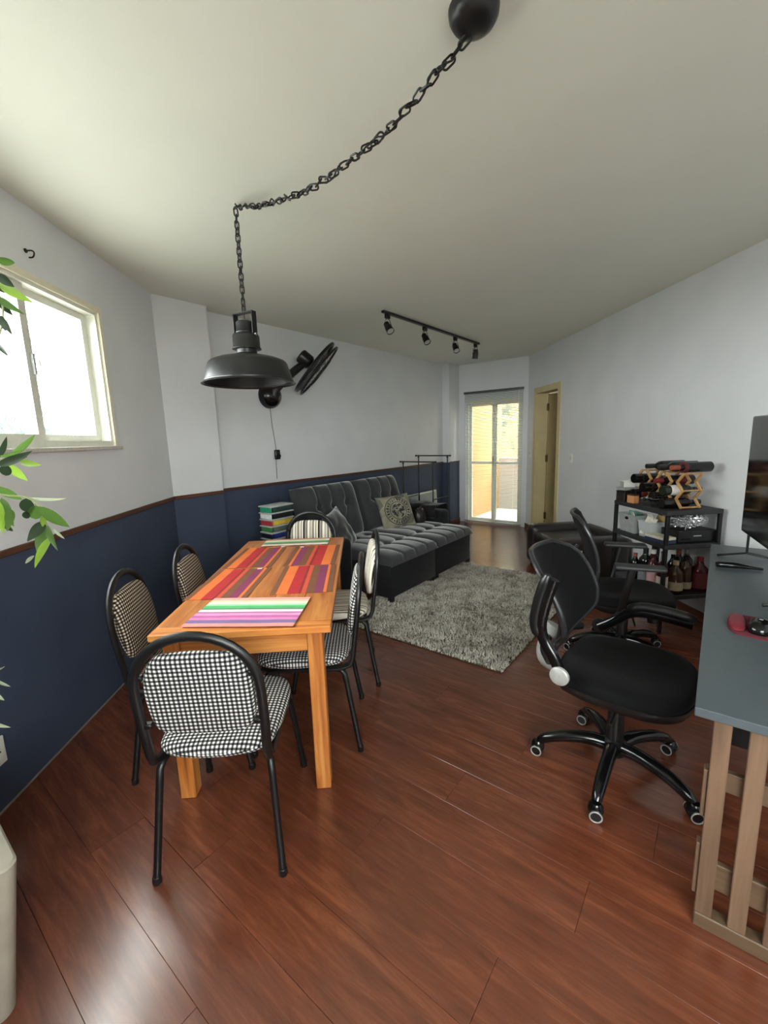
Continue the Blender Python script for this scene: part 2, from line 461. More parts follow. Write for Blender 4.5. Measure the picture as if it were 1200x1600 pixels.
# balcony wall: runs along N2 at s = SB
slab('wall_far', N2, U2, SB, 2.18, DP + .02, 0, H, .15, [(BD_T0, BD_T1, 0.0, BD_Z1)], M_wall, 'end wall around the balcony door')
DR_S0, DR_S1, DR_Z1 = 5.55, 6.30, 2.05
s_r_end = hit(U3, N3, D3, U2, SB)
slab('wall_right', U3, N3, D3, SBACK, s_r_end + .02, 0, H, .14, [(DR_S0, DR_S1, 0.0, DR_Z1)], M_wall, 'plain pale wall with the cream door', sign=-1)
BWX0, BWX1, BWZ0, BWZ1 = -.4, 1.4, 1.0, 2.2  # opening added in the unseen back wall to let in fill light
slab('wall_back', Vector((1, 0, 0)), Vector((0, -1, 0)), -SBACK, -2.2, 3.2, 0, H, .15, [(BWX0, BWX1, BWZ0, BWZ1)], M_wall)
b = MB()
for (x0, x1, z0, z1) in ((BWX0, BWX1, BWZ0, BWZ0 + .04), (BWX0, BWX1, BWZ1 - .04, BWZ1), (BWX0, BWX0 + .04, BWZ0 + .04, BWZ1 - .04), (BWX1 - .04, BWX1, BWZ0 + .04, BWZ1 - .04), ((BWX0 + BWX1) / 2 - .03, (BWX0 + BWX1) / 2 + .03, BWZ0 + .04, BWZ1 - .04)):
    b.box2((x0, SBACK - .12, z0), (x1, SBACK - .04, z1))
w3 = struct(b.build('added_rear_window', M_alu, smooth=False))  # unseen rear window, added to light the room from behind the camera
for x0, x1 in ((BWX0 + .04, (BWX0 + BWX1) / 2 - .03), ((BWX0 + BWX1) / 2 + .03, BWX1 - .04)):
    MB().box2((x0, SBACK - .085, BWZ0 + .04), (x1, SBACK - .08, BWZ1 - .04)).build('pane', M_glass, w3, False)
cq = [U1 * (SBACK - .2) + N1 * (D1 + .16), U3 * (SBACK - .2) + N3 * (D3 - .14), U3 * (s_r_end + .1) + N3 * (D3 - .14), SP(SB + .15, 2.3), SP(SB + .15, D2 + .15), SP(1.6, D2 + .15), U1 * (s_win_end + .05) + N1 * (D1 + .16)]
struct(MB().prism([(q.x, q.y) for q in cq], H, H + .12).build('ceiling', M_ceil, smooth=False), 'smooth off-white ceiling')

# floor planks ------------------------------------------------------
floor = MB().add([(-2.2, SBACK - .1, -.012), (2.75, SBACK - .1, -.012), (2.35, 6.4, -.012), (1.2, 7.75, -.012), (-1.9, 3.7, -.012)], [(0, 1, 2, 3, 4)]).build('floor', M_sub, smooth=False)
struct(floor, 'reddish brown laminate plank floor')
PW, PL, GAP = 0.1905, 1.25, 0.0009
half = [(N1, D1 + .01), (N2, D2 + .01), (U2, SB + .14), (-N3, -D3 + .01), (Vector((0, -1, 0)), -SBACK + .01)]
def clip(poly, n, d):
    out = []
    for i in range(len(poly)):
        a, b = poly[i], poly[(i + 1) % len(poly)]; da, db = n.dot(a) - d, n.dot(b) - d
        if da <= 0: out.append(a)
        if da * db < 0: out.append(a + (b - a) * (da / (da - db)))
    return out
shared = None
k0, k1 = int(-3.2 / PW), int((SB + .2) / PW) + 1
offs = {}
for k in range(k0, k1):
    s0 = .2 + PW * k
    # stagger: measured joints for two rows, the others spread
    off = {0: .98, 1: .46, 2: 1.345 - PL}.get(k, ((k * 0.437) % 1.0) * PL)
    j = -5
    for j in range(-4, 5):
        t0 = off + PL * j
        poly = [SP(s0 + GAP / 2, t0 + GAP / 2), SP(s0 + PW - GAP / 2, t0 + GAP / 2), SP(s0 + PW - GAP / 2, t0 + PL - GAP / 2), SP(s0 + GAP / 2, t0 + PL - GAP / 2)]
        full = True; q = poly
        for n_, d_ in half:
            if any(n_.dot(a) > d_ for a in q): full = False
            q = clip(q, n_, d_)
            if len(q) < 3: break
        if len(q) < 3: continue
        ctr = SP(s0 + PW / 2, t0 + PL / 2)
        tilt = (random.uniform(-1, 1) * .0022, random.uniform(-1, 1) * .0012)
        if k == 0 and j in (-1, 0): tilt = (0.004, 0)
        if full:
            if shared is None:
                b = MB(); c = .0009; L, W_ = PL - GAP, PW - GAP
                lo = [(-L / 2, -W_ / 2, -.011), (L / 2, -W_ / 2, -.011), (L / 2, W_ / 2, -.011), (-L / 2, W_ / 2, -.011)]
                mid = [(x, y, -c) for x, y, z in lo]
                hi = [(x - math.copysign(c, x), y - math.copysign(c, y), 0) for x, y, z in lo]
                b.add(lo + mid + hi, [(8, 9, 10, 11)] + [(i, (i + 1) % 4, 4 + (i + 1) % 4, 4 + i) for i in range(4)] + [(4 + i, 4 + (i + 1) % 4, 8 + (i + 1) % 4, 8 + i) for i in range(4)])
                shared = b.mesh('plank', M_plank, False)
            o = link('plank', shared, floor, ctr)
        else:
            R_ = Matrix.Rotation(-(RS + pi / 2), 4, 'Z'); qq = [R_ @ (a - ctr) for a in q]
            o = MB().prism([(a.x, a.y) for a in qq], -.011, 0).build('plank', M_plank, floor, False, ctr)
        o.rotation_euler = (tilt[0] * .5, tilt[1] * .3, RS + pi / 2)

# dado rail (trim) and baseboards ------------------------------------
def strip(name, P0, P1, z0, z1, depth, inward, mat):
    d = (P1 - P0); L = d.length; d.normalize()
    b = MB().rbox2((0, 0, z0), (L, depth, z1), .003, 1)
    o = b.build(name, mat, smooth=False)
    y = inward.normalized()
    if d.cross(y).z < 0: P0, d = P1, -d
    o.matrix_world = Matrix(((d.x, y.x, 0, P0.x), (d.y, y.y, 0, P0.y), (0, 0, 1, 0), (0, 0, 0, 1)))
    return struct(o)
cor1 = N1 * D1 + U1 * s_win_end
strip('trim_1', N1 * D1 + U1 * SBACK, cor1, ZR - .03, ZR, .014, -N1, M_rail)
strip('trim_2', cor1, SP(2.186, DP), ZR - .03, ZR, .014, -N2, M_rail)
strip('trim_3', SP(2.187, D2), SP(6.333, D2), ZR - .028, ZR, .014, -N2, M_rail)
strip('trim_4', SP(6.333, DP), SP(SB - .002, DP), ZR - .022, ZR, .010, -N2, M_rail)
strip('baseboard_left', SP(6.333, DP), SP(SB, DP), 0, .06, .014, -N2, M_base)
fp = lambda s: U3 * s + N3 * D3
strip('baseboard_right', fp(SBACK), fp(DR_S0 - .06), 0, .075, .016, N3, M_base)
strip('baseboard_right_far', fp(DR_S1 + .06), fp(s_r_end), 0, .075, .016, N3, M_base)
strip('baseboard_sofa', SP(2.19, D2), SP(6.333, D2), 0, .06, .014, -N2, M_base)
strip('trim_5', N1 * D1 + U1 * SBACK, cor1, 0, .012, .008, -N1, plain('sealant', srgb(120, 112, 104), .7))

# sliding window in the left wall --------------------------------------
def wall_obj_matrix(U, N, d, s, z): # local x along U, y = -N (into room), z up
    P = U * s + N * d + Vector((0, 0, z)); y = -N
    x = y.cross(Vector((0, 0, 1)))
    return Matrix(((x.x, y.x, 0, P.x), (x.y, y.y, 0, P.y), (0, 0, 1, P.z), (0, 0, 0, 1)))
WW, WH = WIN_S1 - WIN_S0, WIN_Z1 - WIN_Z0
win = bpy.data.objects.new('window_1', None); COL.objects.link(win); struct(win, 'white aluminium sliding window in the left wall')
win.matrix_world = wall_obj_matrix(U1, N1, D1, (WIN_S0 + WIN_S1) / 2, WIN_Z0)
xs = (win.matrix_world.to_3x3() @ Vector((1, 0, 0))).dot(U1)      # local x runs with or against U1
def wx(s): return (s - (WIN_S0 + WIN_S1) / 2) * (1 if xs > 0 else -1)
def bar(b, x0, x1, y0, y1, z0, z1): b.box2((min(x0, x1), y0, z0), (max(x0, x1), y1, z1))
b = MB()
for (x0, x1, z0, z1) in ((-WW / 2, WW / 2, 0, .03), (-WW / 2, WW / 2, WH - .03, WH), (-WW / 2, -WW / 2 + .03, .03, WH - .03), (WW / 2 - .03, WW / 2, .03, WH - .03)):
    bar(b, x0, x1, -.115, .004, z0, z1)
b.build('window_frame', M_alu, win, False)
b = MB(); m_ = .035
for (x0, x1, z0, z1) in ((-WW / 2 - m_ + .012, WW / 2 + m_ - .012, WH - .012, WH + .02), (-WW / 2 - .02, -WW / 2 + .012, 0, WH - .012), (WW / 2 - .012, WW / 2 + .02, 0, WH - .012)):
    bar(b, x0, x1, .0005, .018, z0, z1)
b.build('window_casing', plain('casing_cream', srgb(226, 220, 196), .5, var=.02), win, False)
MB().rbox2((-WW / 2 - .05, -.10, -.022), (WW / 2 + .05, .03, 0), .004).build('window_sill', M_sill, win, False)
pw = WW / 4
M_gkt = plain('grey_gasket', srgb(150, 150, 150), .5)
for i in range(4):
    x0, x1 = -WW / 2 + .03 + (WW - .06) / 4 * i, -WW / 2 + .03 + (WW - .06) / 4 * (i + 1)
    y0 = -.045 if i % 2 else -.082
    ov = .020
    b = MB(); a0, a1, c0, c1 = x0 - ov * (i > 0), x1 + ov * (i < 3), .03, WH - .03
    for (p0, p1, q0, q1) in ((a0, a1, c0, c0 + .035), (a0, a1, c1 - .035, c1), (a0, a0 + .048, c0 + .035, c1 - .035), (a1 - .048, a1, c0 + .035, c1 - .035)):
        bar(b, p0, p1, y0, y0 + .03, q0, q1)
    sash = b.build('sash', M_alu, win, False)
    MB().box2((a0 + .048, y0 + .012, c0 + .035), (a1 - .048, y0 + .017, c1 - .035)).build('pane', M_glass, sash, False)
# latch on the meeting stile nearest to the corner
xl = wx(WIN_S1 - .03 - (WW - .06) / 4)
MB().rbox((xl, -.005, WH * .5), (.014, .016, .10), .004).tube([(xl, .0, WH * .5 + .03), (xl, .02, WH * .5 + .02), (xl, .025, WH * .5 - .01)], .004, 6).build('latch', M_gkt, win)
# safety net outside
b = MB(); st = .058; yN = -.175
n_ = int((WW + WH) / st) + 2
for i in range(-n_, n_):
    x0 = i * st
    for sg in (1, -1):
        pts = []
        for (z) in (0.0, WH):
            pts.append((x0 + sg * z * .62, yN, z))
        (xa, _, za), (xb, _, zb) = pts
        # clip to width
        def cl(x, z, x2, z2):
            lo, hi = -WW / 2, WW / 2
            tt = 0.0
            if x < lo: tt = (lo - x) / (x2 - x) if x2 != x else 2
            if x > hi: tt = (hi - x) / (x2 - x) if x2 != x else 2
            return tt
        t0_ = cl(xa, za, xb, zb); t1_ = 1 - cl(xb, zb, xa, za)
        if t0_ >= t1_ or t0_ < 0 or t1_ > 1: continue
        q0 = (xa + (xb - xa) * t0_, yN, za + (zb - za) * t0_); q1 = (xa + (xb - xa) * t1_, yN, za + (zb - za) * t1_)
        b.tube([q0, q1], .0018, 4)
net = b.build('safety_net', plain('net_cord', srgb(86, 86, 84), .8), smooth=False)
net.matrix_world = win.matrix_world
tag(net, 'thin diamond mesh safety net stretched outside the left window', 'net')

# balcony door -------------------------------------------------------------
bd = bpy.data.objects.new('door_2', None); COL.objects.link(bd); struct(bd, 'white aluminium sliding balcony door')
BM = Matrix(((-N2.x, -U2.x, 0, 0), (-N2.y, -U2.y, 0, 0), (0, 0, 1, 0), (0, 0, 0, 1)))     # local x = -N2 (left to right), y = into the room
bd.matrix_world = Matrix.Translation(SP(SB, (BD_T0 + BD_T1) / 2, 0)) @ BM
DW = BD_T1 - BD_T0
b = MB()
for (x0, x1, z0, z1) in ((-DW / 2, DW / 2, 0, .025), (-DW / 2, DW / 2, BD_Z1 - .045, BD_Z1), (-DW / 2, -DW / 2 + .035, .025, BD_Z1 - .045), (DW / 2 - .035, DW / 2, .025, BD_Z1 - .045)):
    bar(b, x0, x1, -.13, -.02, z0, z1)
b.build('door_frame', M_alu, bd, False)
for i, (x0, x1, y0) in enumerate(((-DW / 2 + .035, .03, -.105), (-.03, DW / 2 - .035, -.065))):
    b = MB(); c0, c1 = .025, BD_Z1 - .045
    for (p0, p1, q0, q1) in ((x0, x1, c0, c0 + .05), (x0, x1, c1 - .045, c1), (x0, x0 + .045, c0 + .05, c1 - .045), (x1 - .045, x1, c0 + .05, c1 - .045), (x0 + .045, x1 - .045, .99, 1.03)):
        bar(b, p0, p1, y0, y0 + .035, q0, q1)
    sash = b.build('sash', M_alu, bd, False)
    for (q0, q1) in ((c0 + .05, .99), (1.03, c1 - .045)):
        MB().box2((x0 + .045, y0 + .014, q0), (x1 - .045, y0 + .019, q1)).build('pane', M_glass, sash, False)
    MB().rbox((x0 + .5 * .045 if i else x1 - .0225, y0 + .042, 1.05), (.02, .012, .13), .004).build('handle', M_gkt, sash)

# venetian blind in front of the balcony door
bl = thing('venetian_blind', 'open grey venetian blind with fine slats over the balcony door', 'blind', SP(SB - .045, (BD_T0 + BD_T1) / 2, 0), 0)
bl.matrix_world = Matrix.Translation(SP(SB - .045, 2.905, 0)) @ BM
BWD = .985
M_slat = plain('blind_slat', srgb(146, 148, 148), .45, .1, var=.02)
M_headr = plain('blind_headrail', srgb(84, 86, 88), .5, .2)
MB().rbox2((-BWD / 2, -.02, 2.125), (BWD / 2, .024, 2.158), .003).build('headrail', M_headr, bl)
me = None
zz = np.arange(.055, 2.118, .0248)
for z in zz:
    if me is None:
        b = MB(); pr = [(-.0125, -.0012), (-.006, .0006), (0, .0012), (.006, .0006), (.0125, -.0012)]
        V = [(x, y, h) for x in (-BWD / 2 + .004, BWD / 2 - .004) for y, h in pr]
        b.add(V, [(i, i + 1, i + 6, i + 5) for i in range(4)]); me = b.mesh('slat', M_slat, True)
    link('slat', me, bl, (0, 0, float(z)), (rad(15), 0, 0))
for x in (-.36, 0, .36):
    MB().tube([(x, .0135, .03), (x, .0135, 2.13)], .0011, 4).build('ladder_cord', M_white, bl, False)
MB().rbox2((-BWD / 2 + .004, -.012, .024), (BWD / 2 - .004, .012, .04), .003).build('bottom_rail', M_slat, bl)
MB().tube([(BWD / 2 - .06, .03, 1.0), (BWD / 2 - .06, .03, 2.12)], .004, 6).build('tilt_wand', M_white, bl)

# cream door in the right wall ----------------------------------------------
dr = bpy.data.objects.new('door_1', None); COL.objects.link(dr); struct(dr, 'cream wooden door standing open in the right wall')
Pd = U3 * ((DR_S0 + DR_S1) / 2) + N3 * D3
dr.matrix_world = Matrix(((U3.x, -N3.x, 0, Pd.x), (U3.y, -N3.y, 0, Pd.y), (0, 0, 1, 0), (0, 0, 0, 1)))     # x away along the wall, y out of the room (right handed check below)
OW = DR_S1 - DR_S0
b = MB()
for (x0, x1, z0, z1) in ((-OW / 2, -OW / 2 + .03, 0, DR_Z1), (OW / 2 - .03, OW / 2, 0, DR_Z1), (-OW / 2 + .03, OW / 2 - .03, DR_Z1 - .03, DR_Z1)):
    bar(b, x0, x1, -.012, .152, z0, z1)
b.build('door_frame', M_cream, dr, False)
b = MB()
for (x0, x1, z0, z1) in ((-OW / 2 - .05, -OW / 2 + .01, 0, DR_Z1 + .05), (OW / 2 - .01, OW / 2 + .05, 0, DR_Z1 + .05), (-OW / 2 + .01, OW / 2 - .01, DR_Z1 - .01, DR_Z1 + .05)):
    bar(b, x0, x1, -.0125, -.0005, z0, z1)
b.build('architrave', M_cream, dr, False)
leaf = MB().rbox2((OW / 2 - .066, .16, .008), (OW / 2 - .031, .86, DR_Z1 - .035), .003).build('door_leaf', M_creamd, dr, False)
for z in (.2, 1.05, 1.78):
    MB().rbox2((OW / 2 - .07, .138, z), (OW / 2 - .05, .168, z + .095), .003).tube([(OW / 2 - .07, .15, z - .008), (OW / 2 - .07, .15, z + .103)], .008, 8).build('hinge', M_hinge, leaf)
# the little room beyond the cream door
Pq = U3 * 5.9 + N3 * (D3 - .14)
hall = MB()
for (a, c) in (((-1.3, .0, H), (1.3, 2.3, H + .1)), ((-1.2, 2.2, 0), (1.2, 2.3, H)), ((-1.3, .0, 0), (-1.2, 2.3, H)), ((1.2, .0, 0), (1.3, 2.3, H))): hall.box2(a, c)
o = hall.build('wall_hall', plain('hall_paint', srgb(214, 204, 178), .8), smooth=False); struct(o)
o.matrix_world = Matrix(((U3.x, -N3.x, 0, Pq.x), (U3.y, -N3.y, 0, Pq.y), (0, 0, 1, 0), (0, 0, 0, 1)))
o = MB().box2((-1.2, -.14, -.03), (1.2, 2.2, -.004)).build('floor_hall', M_base, smooth=False); struct(o)
o.matrix_world = Matrix(((U3.x, -N3.x, 0, Pq.x), (U3.y, -N3.y, 0, Pq.y), (0, 0, 1, 0), (0, 0, 0, 1)))

# balcony and what lies outside ----------------------------------------------
M_peach = plain('balcony_peach_paint', srgb(164, 126, 80), .8, var=.03, scale=4)
M_gtile = plain('balcony_floor_tile', srgb(186, 204, 190), .4, var=.04, scale=6)
M_par = plain('balcony_parapet_paint', srgb(150, 143, 142), .8, var=.03)
def sbox(name, a, c, mat, label=None):
    o = MB().box2(a, c).build(name, mat, smooth=False); o.matrix_world = Matrix(((U2.x, N2.x, 0, 0), (U2.y, N2.y, 0, 0), (0, 0, 1, 0), (0, 0, 0, 1)))
    return struct(o, label)
sbox('floor_balcony', (SB + .145, 1.2, -.1), (8.25, 3.62, -.005), M_gtile, 'pale green tiled balcony floor')
sbox('wall_balcony', (SB + .15, 3.46, -.1), (8.35, 3.62, H), M_peach, 'peach painted side wall of the balcony')
sbox('wall_parapet', (8.25, 1.2, -.1), (8.37, 3.46, 1.0), M_par, 'low balcony parapet')
def hill_mat():
    t = NT('ochre_slope'); v = t.obj()
    n1 = t.noise(v, .9, 5); n2 = t.noise(v, 5, 5, .7)
    t.col(t.ramp(t.math('ADD', t.math('MULTIPLY', n1, .4), t.math('MULTIPLY', n2, .6)), [(.40, srgb(44, 50, 38)), (.47, srgb(96, 90, 58)), (.7, srgb(110, 102, 68))])); t.set(.9); return t.m
b = MB(); nx, nz_ = 26, 18; V = []
for i in range(nx + 1):
    for j in range(nz_ + 1):
        t_ = -9 + 16 * i / nx; z_ = -5 + 10.2 * j / nz_
        V.append((14.5 + z_ * .25 + .5 * mnoise.noise(Vector((t_ * .6, z_ * .6, 2))), t_, z_ + .3 * mnoise.noise(Vector((t_ * .5, 3, 1))) * (j == nz_)))
b.add(V, [(i * (nz_ + 1) + j, (i + 1) * (nz_ + 1) + j, (i + 1) * (nz_ + 1) + j + 1, i * (nz_ + 1) + j + 1) for i in range(nx) for j in range(nz_)])
o = b.build('hillside', hill_mat()); o.matrix_world = Matrix(((U2.x, N2.x, 0, 0), (U2.y, N2.y, 0, 0), (0, 0, 1, 0), (0, 0, 0, 1)))
struct(o, 'ochre slope beyond the balcony')
# ground far below the flat
o = MB().add([(-170, -170, -9), (170, -170, -9), (170, 170, -9), (-170, 170, -9)], [(0, 1, 2, 3)]).build('ground_outside', plain('outdoor_ground', srgb(150, 150, 144), .9, var=.1, scale=.3), smooth=False)
struct(o, 'ground far below the flat')
# tree tops seen low through the left window
def blob_tree(name, c, r, label, seed):
    bm = bmesh.new(); bmesh.ops.create_icosphere(bm, subdivisions=4, radius=1.0)
    for v in bm.verts:
        p = v.co.copy(); k = 1 + .28 * mnoise.noise(p * 2.3 + Vector((seed, 0, 0))) + .16 * mnoise.noise(p * 6 + Vector((0, seed, 0)))
        v.co = Vector((p.x * r[0] * k, p.y * r[1] * k, p.z * r[2] * k))
    me = bpy.data.meshes.new(name); bm.to_mesh(me); bm.free(); 
    th = thing(name, label, 'tree', (c[0], c[1], c[2] - 5.0))
    t = plain('foliage_' + str(seed), srgb(58, 84, 72), .9, var=.2, scale=3)
    me.materials.append(t)
    link('crown', me, th, (0, 0, 5.0))
    MB().tube([(0, 0, 0), (.1, 0, 2.5), (0, .1, 4.6)], [.3, .22, .16], 8).build('trunk', plain('bark' + str(seed), srgb(90, 80, 66), .9), th)
blob_tree('tree', (-18, 17.5, .4), (4.5, 4.5, 2.6), 'broad pale green tree seen low through the left window', 3)
blob_tree('tree', (-9.5, 27.0, .4), (3.4, 3.4, 1.9), 'smaller rounded tree beside the broad pale one outside', 9)

# ================================================================== dining table
tb = thing('dining_table', 'long pine dining table with square legs and placemats on top', 'table', AP(-.488, 2.385, 0), RA)
TX, TY, TZ = .70, 1.565, .745
top = bpy.data.objects.new('tabletop', None); COL.objects.link(top); top.parent = tb
nb = 5; bw = TX / nb
me = MB().rbox((0, 0, 0), (bw - .0012, TY - .14, .028), .002, 1).mesh('board', M_pine, False)
for i in range(nb):
    link('board', me, top, (-TX / 2 + bw * (i + .5), 0, TZ - .014 + (.0004 if i % 2 else 0)))
for sg in (-1, 1):
    MB().rbox((0, 0, 0), (TX, .069, .028), .003, 1).build('breadboard_end', M_pine_x, top, False, (0, sg * (TY / 2 - .0352), TZ - .014))
for sg in (-1, 1):
    MB().rbox((sg * (TX / 2 - .055), 0, TZ - .028 - .045), (.024, TY - .2, .09), .002, 1).build('apron', M_pine, tb, False)
    MB().rbox((0, sg * (TY / 2 - .055), TZ - .028 - .045), (TX - .2, .024, .09), .002, 1).build('apron', M_pine_x, tb, False)
    for sy in (-1, 1):
        MB().rbox((sg * (TX / 2 - .068), sy * (TY / 2 - .065), (TZ - .028) / 2), (.062, .066, TZ - .0285), .003, 1).build('leg', M_pine_z, tb, False)

# placemats ----------------------------------------------------------
O_, R_c, P_, B_, D_, Y_ = srgb(218, 114, 60), srgb(178, 52, 54), srgb(128, 60, 88), srgb(122, 80, 58), srgb(204, 84, 62), srgb(214, 150, 78)
warm = [(0, B_), (.09, O_), (.27, R_c), (.45, srgb(140, 52, 50)), (.50, D_), (.57, B_), (.70, P_), (.85, O_), (.90, B_)]
past = [(0, srgb(226, 148, 142)), (.10, srgb(128, 110, 152)), (.20, srgb(216, 130, 176)), (.27, srgb(186, 104, 158)), (.34, srgb(222, 148, 188)), (.42, srgb(178, 112, 156)), (.47, srgb(228, 222, 220)), (.55, srgb(110, 132, 112)),
        (.60, srgb(86, 178, 110)), (.69, srgb(150, 212, 160)), (.75, srgb(232, 230, 196)), (.84, srgb(222, 190, 160)), (.91, srgb(226, 160, 150))]
past2 = [(0, srgb(220, 210, 200)), (.12, srgb(226, 200, 176)), (.25, srgb(96, 128, 100)), (.45, srgb(130, 176, 130)), (.6, srgb(216, 216, 180)), (.82, srgb(190, 130, 110))]
def placemat(corners, cols, axis, label, lift, group=None, tagpos=None, flip=False):
    """corners in the picture, near-left, near-right, far-right, far-left, lying on the table top"""
    P = [px_z(x, y, TZ + lift) for x, y in corners]
    c = sum(P, Vector()) / 4; ex = ((P[1] - P[0]) + (P[2] - P[3])) / 2; ey = ((P[3] - P[0]) + (P[2] - P[1])) / 2
    w, h = ex.length, ey.length; ang = math.atan2(ex.y, ex.x)
    b = MB(); nx, ny = 20, 16; V = []; sd = random.uniform(0, 50)
    for k in range(2):
        for i in range(nx + 1):
            for j in range(ny + 1):
                u, v = i / nx - .5, j / ny - .5
                e = max(abs(u), abs(v)) * 2
                z = .0012 + .0022 * max(0, mnoise.noise(Vector((u * 3 + sd, v * 3, 0)))) * (1 if e < .99 else 1.4)
                V.append((u * w, v * h, z if k else z - .0011))
    n1 = (nx + 1) * (ny + 1)
    Fs = []
    for i in range(nx):
        for j in range(ny):
            a = i * (ny + 1) + j; q = (a, a + ny + 1, a + ny + 2, a + 1)
            Fs.append(tuple(x + n1 for x in q)); Fs.append(q[::-1])
    ring = [i * (ny + 1) for i in range(nx + 1)] + [nx * (ny + 1) + j for j in range(1, ny + 1)] + [i * (ny + 1) + ny for i in range(nx - 1, -1, -1)] + [j for j in range(ny - 1, 0, -1)]
    for i in range(len(ring)):
        a, d = ring[i], ring[(i + 1) % len(ring)]; Fs.append((a, d, d + n1, a + n1))
    per = (w if axis == 0 else h) * 1.001
    cols2 = cols if not flip else [(0, cols[-1][1])] + [(1 - cols[k][0], cols[k - 1][1]) for k in range(len(cols) - 1, 0, -1)]
    m = stripes('placemat_weave', cols2, per, axis, 'OBJ', .85, per / 2)
    o = b.add(V, Fs).build('placemat', m, None, True, (c.x, c.y, TZ + lift + .0006), (0, 0, ang))
    tag(o, label, 'placemat', group)
    if tagpos:
        MB().box((tagpos[0] * w, tagpos[1] * h, .0052), (.026, .018, .001)).build('care_tag', M_white, o, False)
    return o
G = 'placemats on the dining table'
placemat([(285, 939), (384, 935), (426, 888), (345, 890)], warm, 0, 'red and orange striped placemat beside the pastel one, on the blue wall side', 0.0, G, (.28, .46))
placemat([(345, 889), (424, 886), (448, 855), (387, 857)], warm, 0, 'red and orange striped placemat on the blue wall side, towards the plastic boxes', 0.0, G, (.4, .5))
placemat([(419, 930), (517, 925), (527, 882), (447, 886)], warm, 0, 'red and orange striped placemat beside the pastel one, on the sofa side', 0.0, G)
placemat([(447, 885), (527, 881), (528, 852), (459, 854)], warm, 0, 'red and orange striped placemat on the sofa side, by the striped end chair', 0.0, G, (-.35, .42), True)
placemat([(290, 979), (458, 980), (485, 933), (329, 936)], past, 1, 'pastel pink, purple and green striped placemat at the table end with checked chair', 0.0045, G)
placemat([(408, 854), (512, 850), (516, 840), (418, 844)], past2, 1, 'pale green and cream striped placemat at the table end with striped chair', 0.0045, G, (.47, .1))

# ================================================================== dining chairs
def ring_prof(t, e=.010):
    h = t / 2
    return [(.30, -h * 1.0), (.86, -h), (.955, -h * .82), (.99, -h * .4), (1.0, 0), (.99, h * .45), (.95, h * .85), (.85, h * 1.12), (.55, h * 1.35), (.2, h * 1.42)]
def chair_parts():
    P = {}
    rl, ry_ = .0125, .0125
    path = [(.155, .19, .415), (.175, .10, .413), (.185, -.10, .412), (.187, -.185, .416), (.188, -.222, .432), (.189, -.236, .465), (.193, -.252, .58), (.194, -.268, .70)]
    r = .194
    for i in range(1, 18):
        a = pi * i / 18; path.append((r * math.cos(a), -.268 - .024 * math.sin(a), .70 + .198 * math.sin(a) ** .9))
    path += [(-x, y, z) for x, y, z in [(.194, -.268, .70), (.193, -.252, .58), (.189, -.236, .465), (.188, -.222, .432), (.187, -.185, .416), (.185, -.10, .413), (.175, .10, .413), (.155, .19, .415)]]
    P['back_hoop'] = MB().tube(path, .0125, 10, ry=.016).tube([(-.17, .13, .412), (.17, .13, .412)], .010, 8).tube([(-.18, -.15, .412), (.18, -.15, .412)], .010, 8)
    for nm, sy in (('f', 1), ('r', -1)):
        y0, y1 = (.245, .165) if sy > 0 else (-.255, -.19)
        P['leg_' + nm] = MB().tube([(.212, y0, .012), (.19, y1 + (y0 - y1) * .22, .33), (.186, y1 + (y0 - y1) * .08, .385), (.180, y1 - sy * .012, .403), (.176, y1 - sy * .05, .408)], .0125, 10)
        P['foot_' + nm] = MB().lathe([(.0001, 0), (.014, 0), (.0155, .004), (.0145, .026), (.0125, .028)], 10, T(.212, y0, 0))
    seat_o = [(-.175, -.225), (.175, -.225), (.205, -.1), (.213, .08), (.185, .20), (.10, .232), (-.10, .232), (-.185, .20), (-.213, .08), (-.205, -.1)]
    P['seat'] = MB().pad(seat_o, ring_prof(.05), T(0, .0, .451), 56, sm=2)
    tilt = math.atan2(.05, .30)
    back_o = [(-.135, -.148), (.135, -.148), (.166, -.10), (.172, .05), (.14, .13), (.095, .158), (-.095, .158), (-.14, .13), (-.172, .05), (-.166, -.10)]
    # pad plane: x, up; thickness along y
    Mb = T(0, -.251, .685) @ Rx(pi / 2 + tilt) @ Matrix.Scale(-1, 4, (0, 0, 1))
    b = MB().pad(back_o, ring_prof(.038), Mb, 56, sm=2)
    b.f = [f[::-1] for f in b.f]
    P['backrest'] = b
    P['clips'] = [MB().rbox((sx * .174, -.262 - dz * .11 , .685 + dz), (.03, .022, .018), .004, 1) for sx in (-1, 1) for dz in (-.10, .075)]
    return P
CP = chair_parts()
CM = {k: (CP[k].mesh(k, M_matblk) if not isinstance(CP[k], list) else None) for k in CP}
clipm = [c.mesh('clip', M_blkplast) for c in CP['clips']]
def mirror_mesh(me):
    m = me.copy()
    for v in m.vertices: v.co.x = -v.co.x
    m.flip_normals(); return m
LEG = {k: (CM[k], mirror_mesh(CM[k])) for k in ('leg_f', 'leg_r', 'foot_f', 'foot_r')}
def dining_chair(p, rotz, fab, label, group):
    t = thing('dining_chair', label, 'chair', p, rotz, group)
    link('back_hoop', CM['back_hoop'], t)
    for k in ('f', 'r'):
        for i in (0, 1):
            l = link('leg', LEG['leg_' + k][i], t); link('rubber_foot', LEG['foot_' + k][i], l)
    for key in ('seat', 'backrest'):
        me = CM[key].copy(); me.materials.clear(); me.materials.append(fab); link(key, me, t)
    for c in clipm: link('clip', c, t)
    return t
G = 'six dining chairs around the pine table'
dining_chair(AP(-.525, 1.535), RA + rad(-1), M_ging_w, 'black and white checked dining chair at the end of the pine table, back turned', G)
dining_chair(AP(-.805, 1.975), RA - pi / 2 + rad(5), M_ging_b, 'beige and black checked dining chair against the blue wall, by pastel placemat', G)
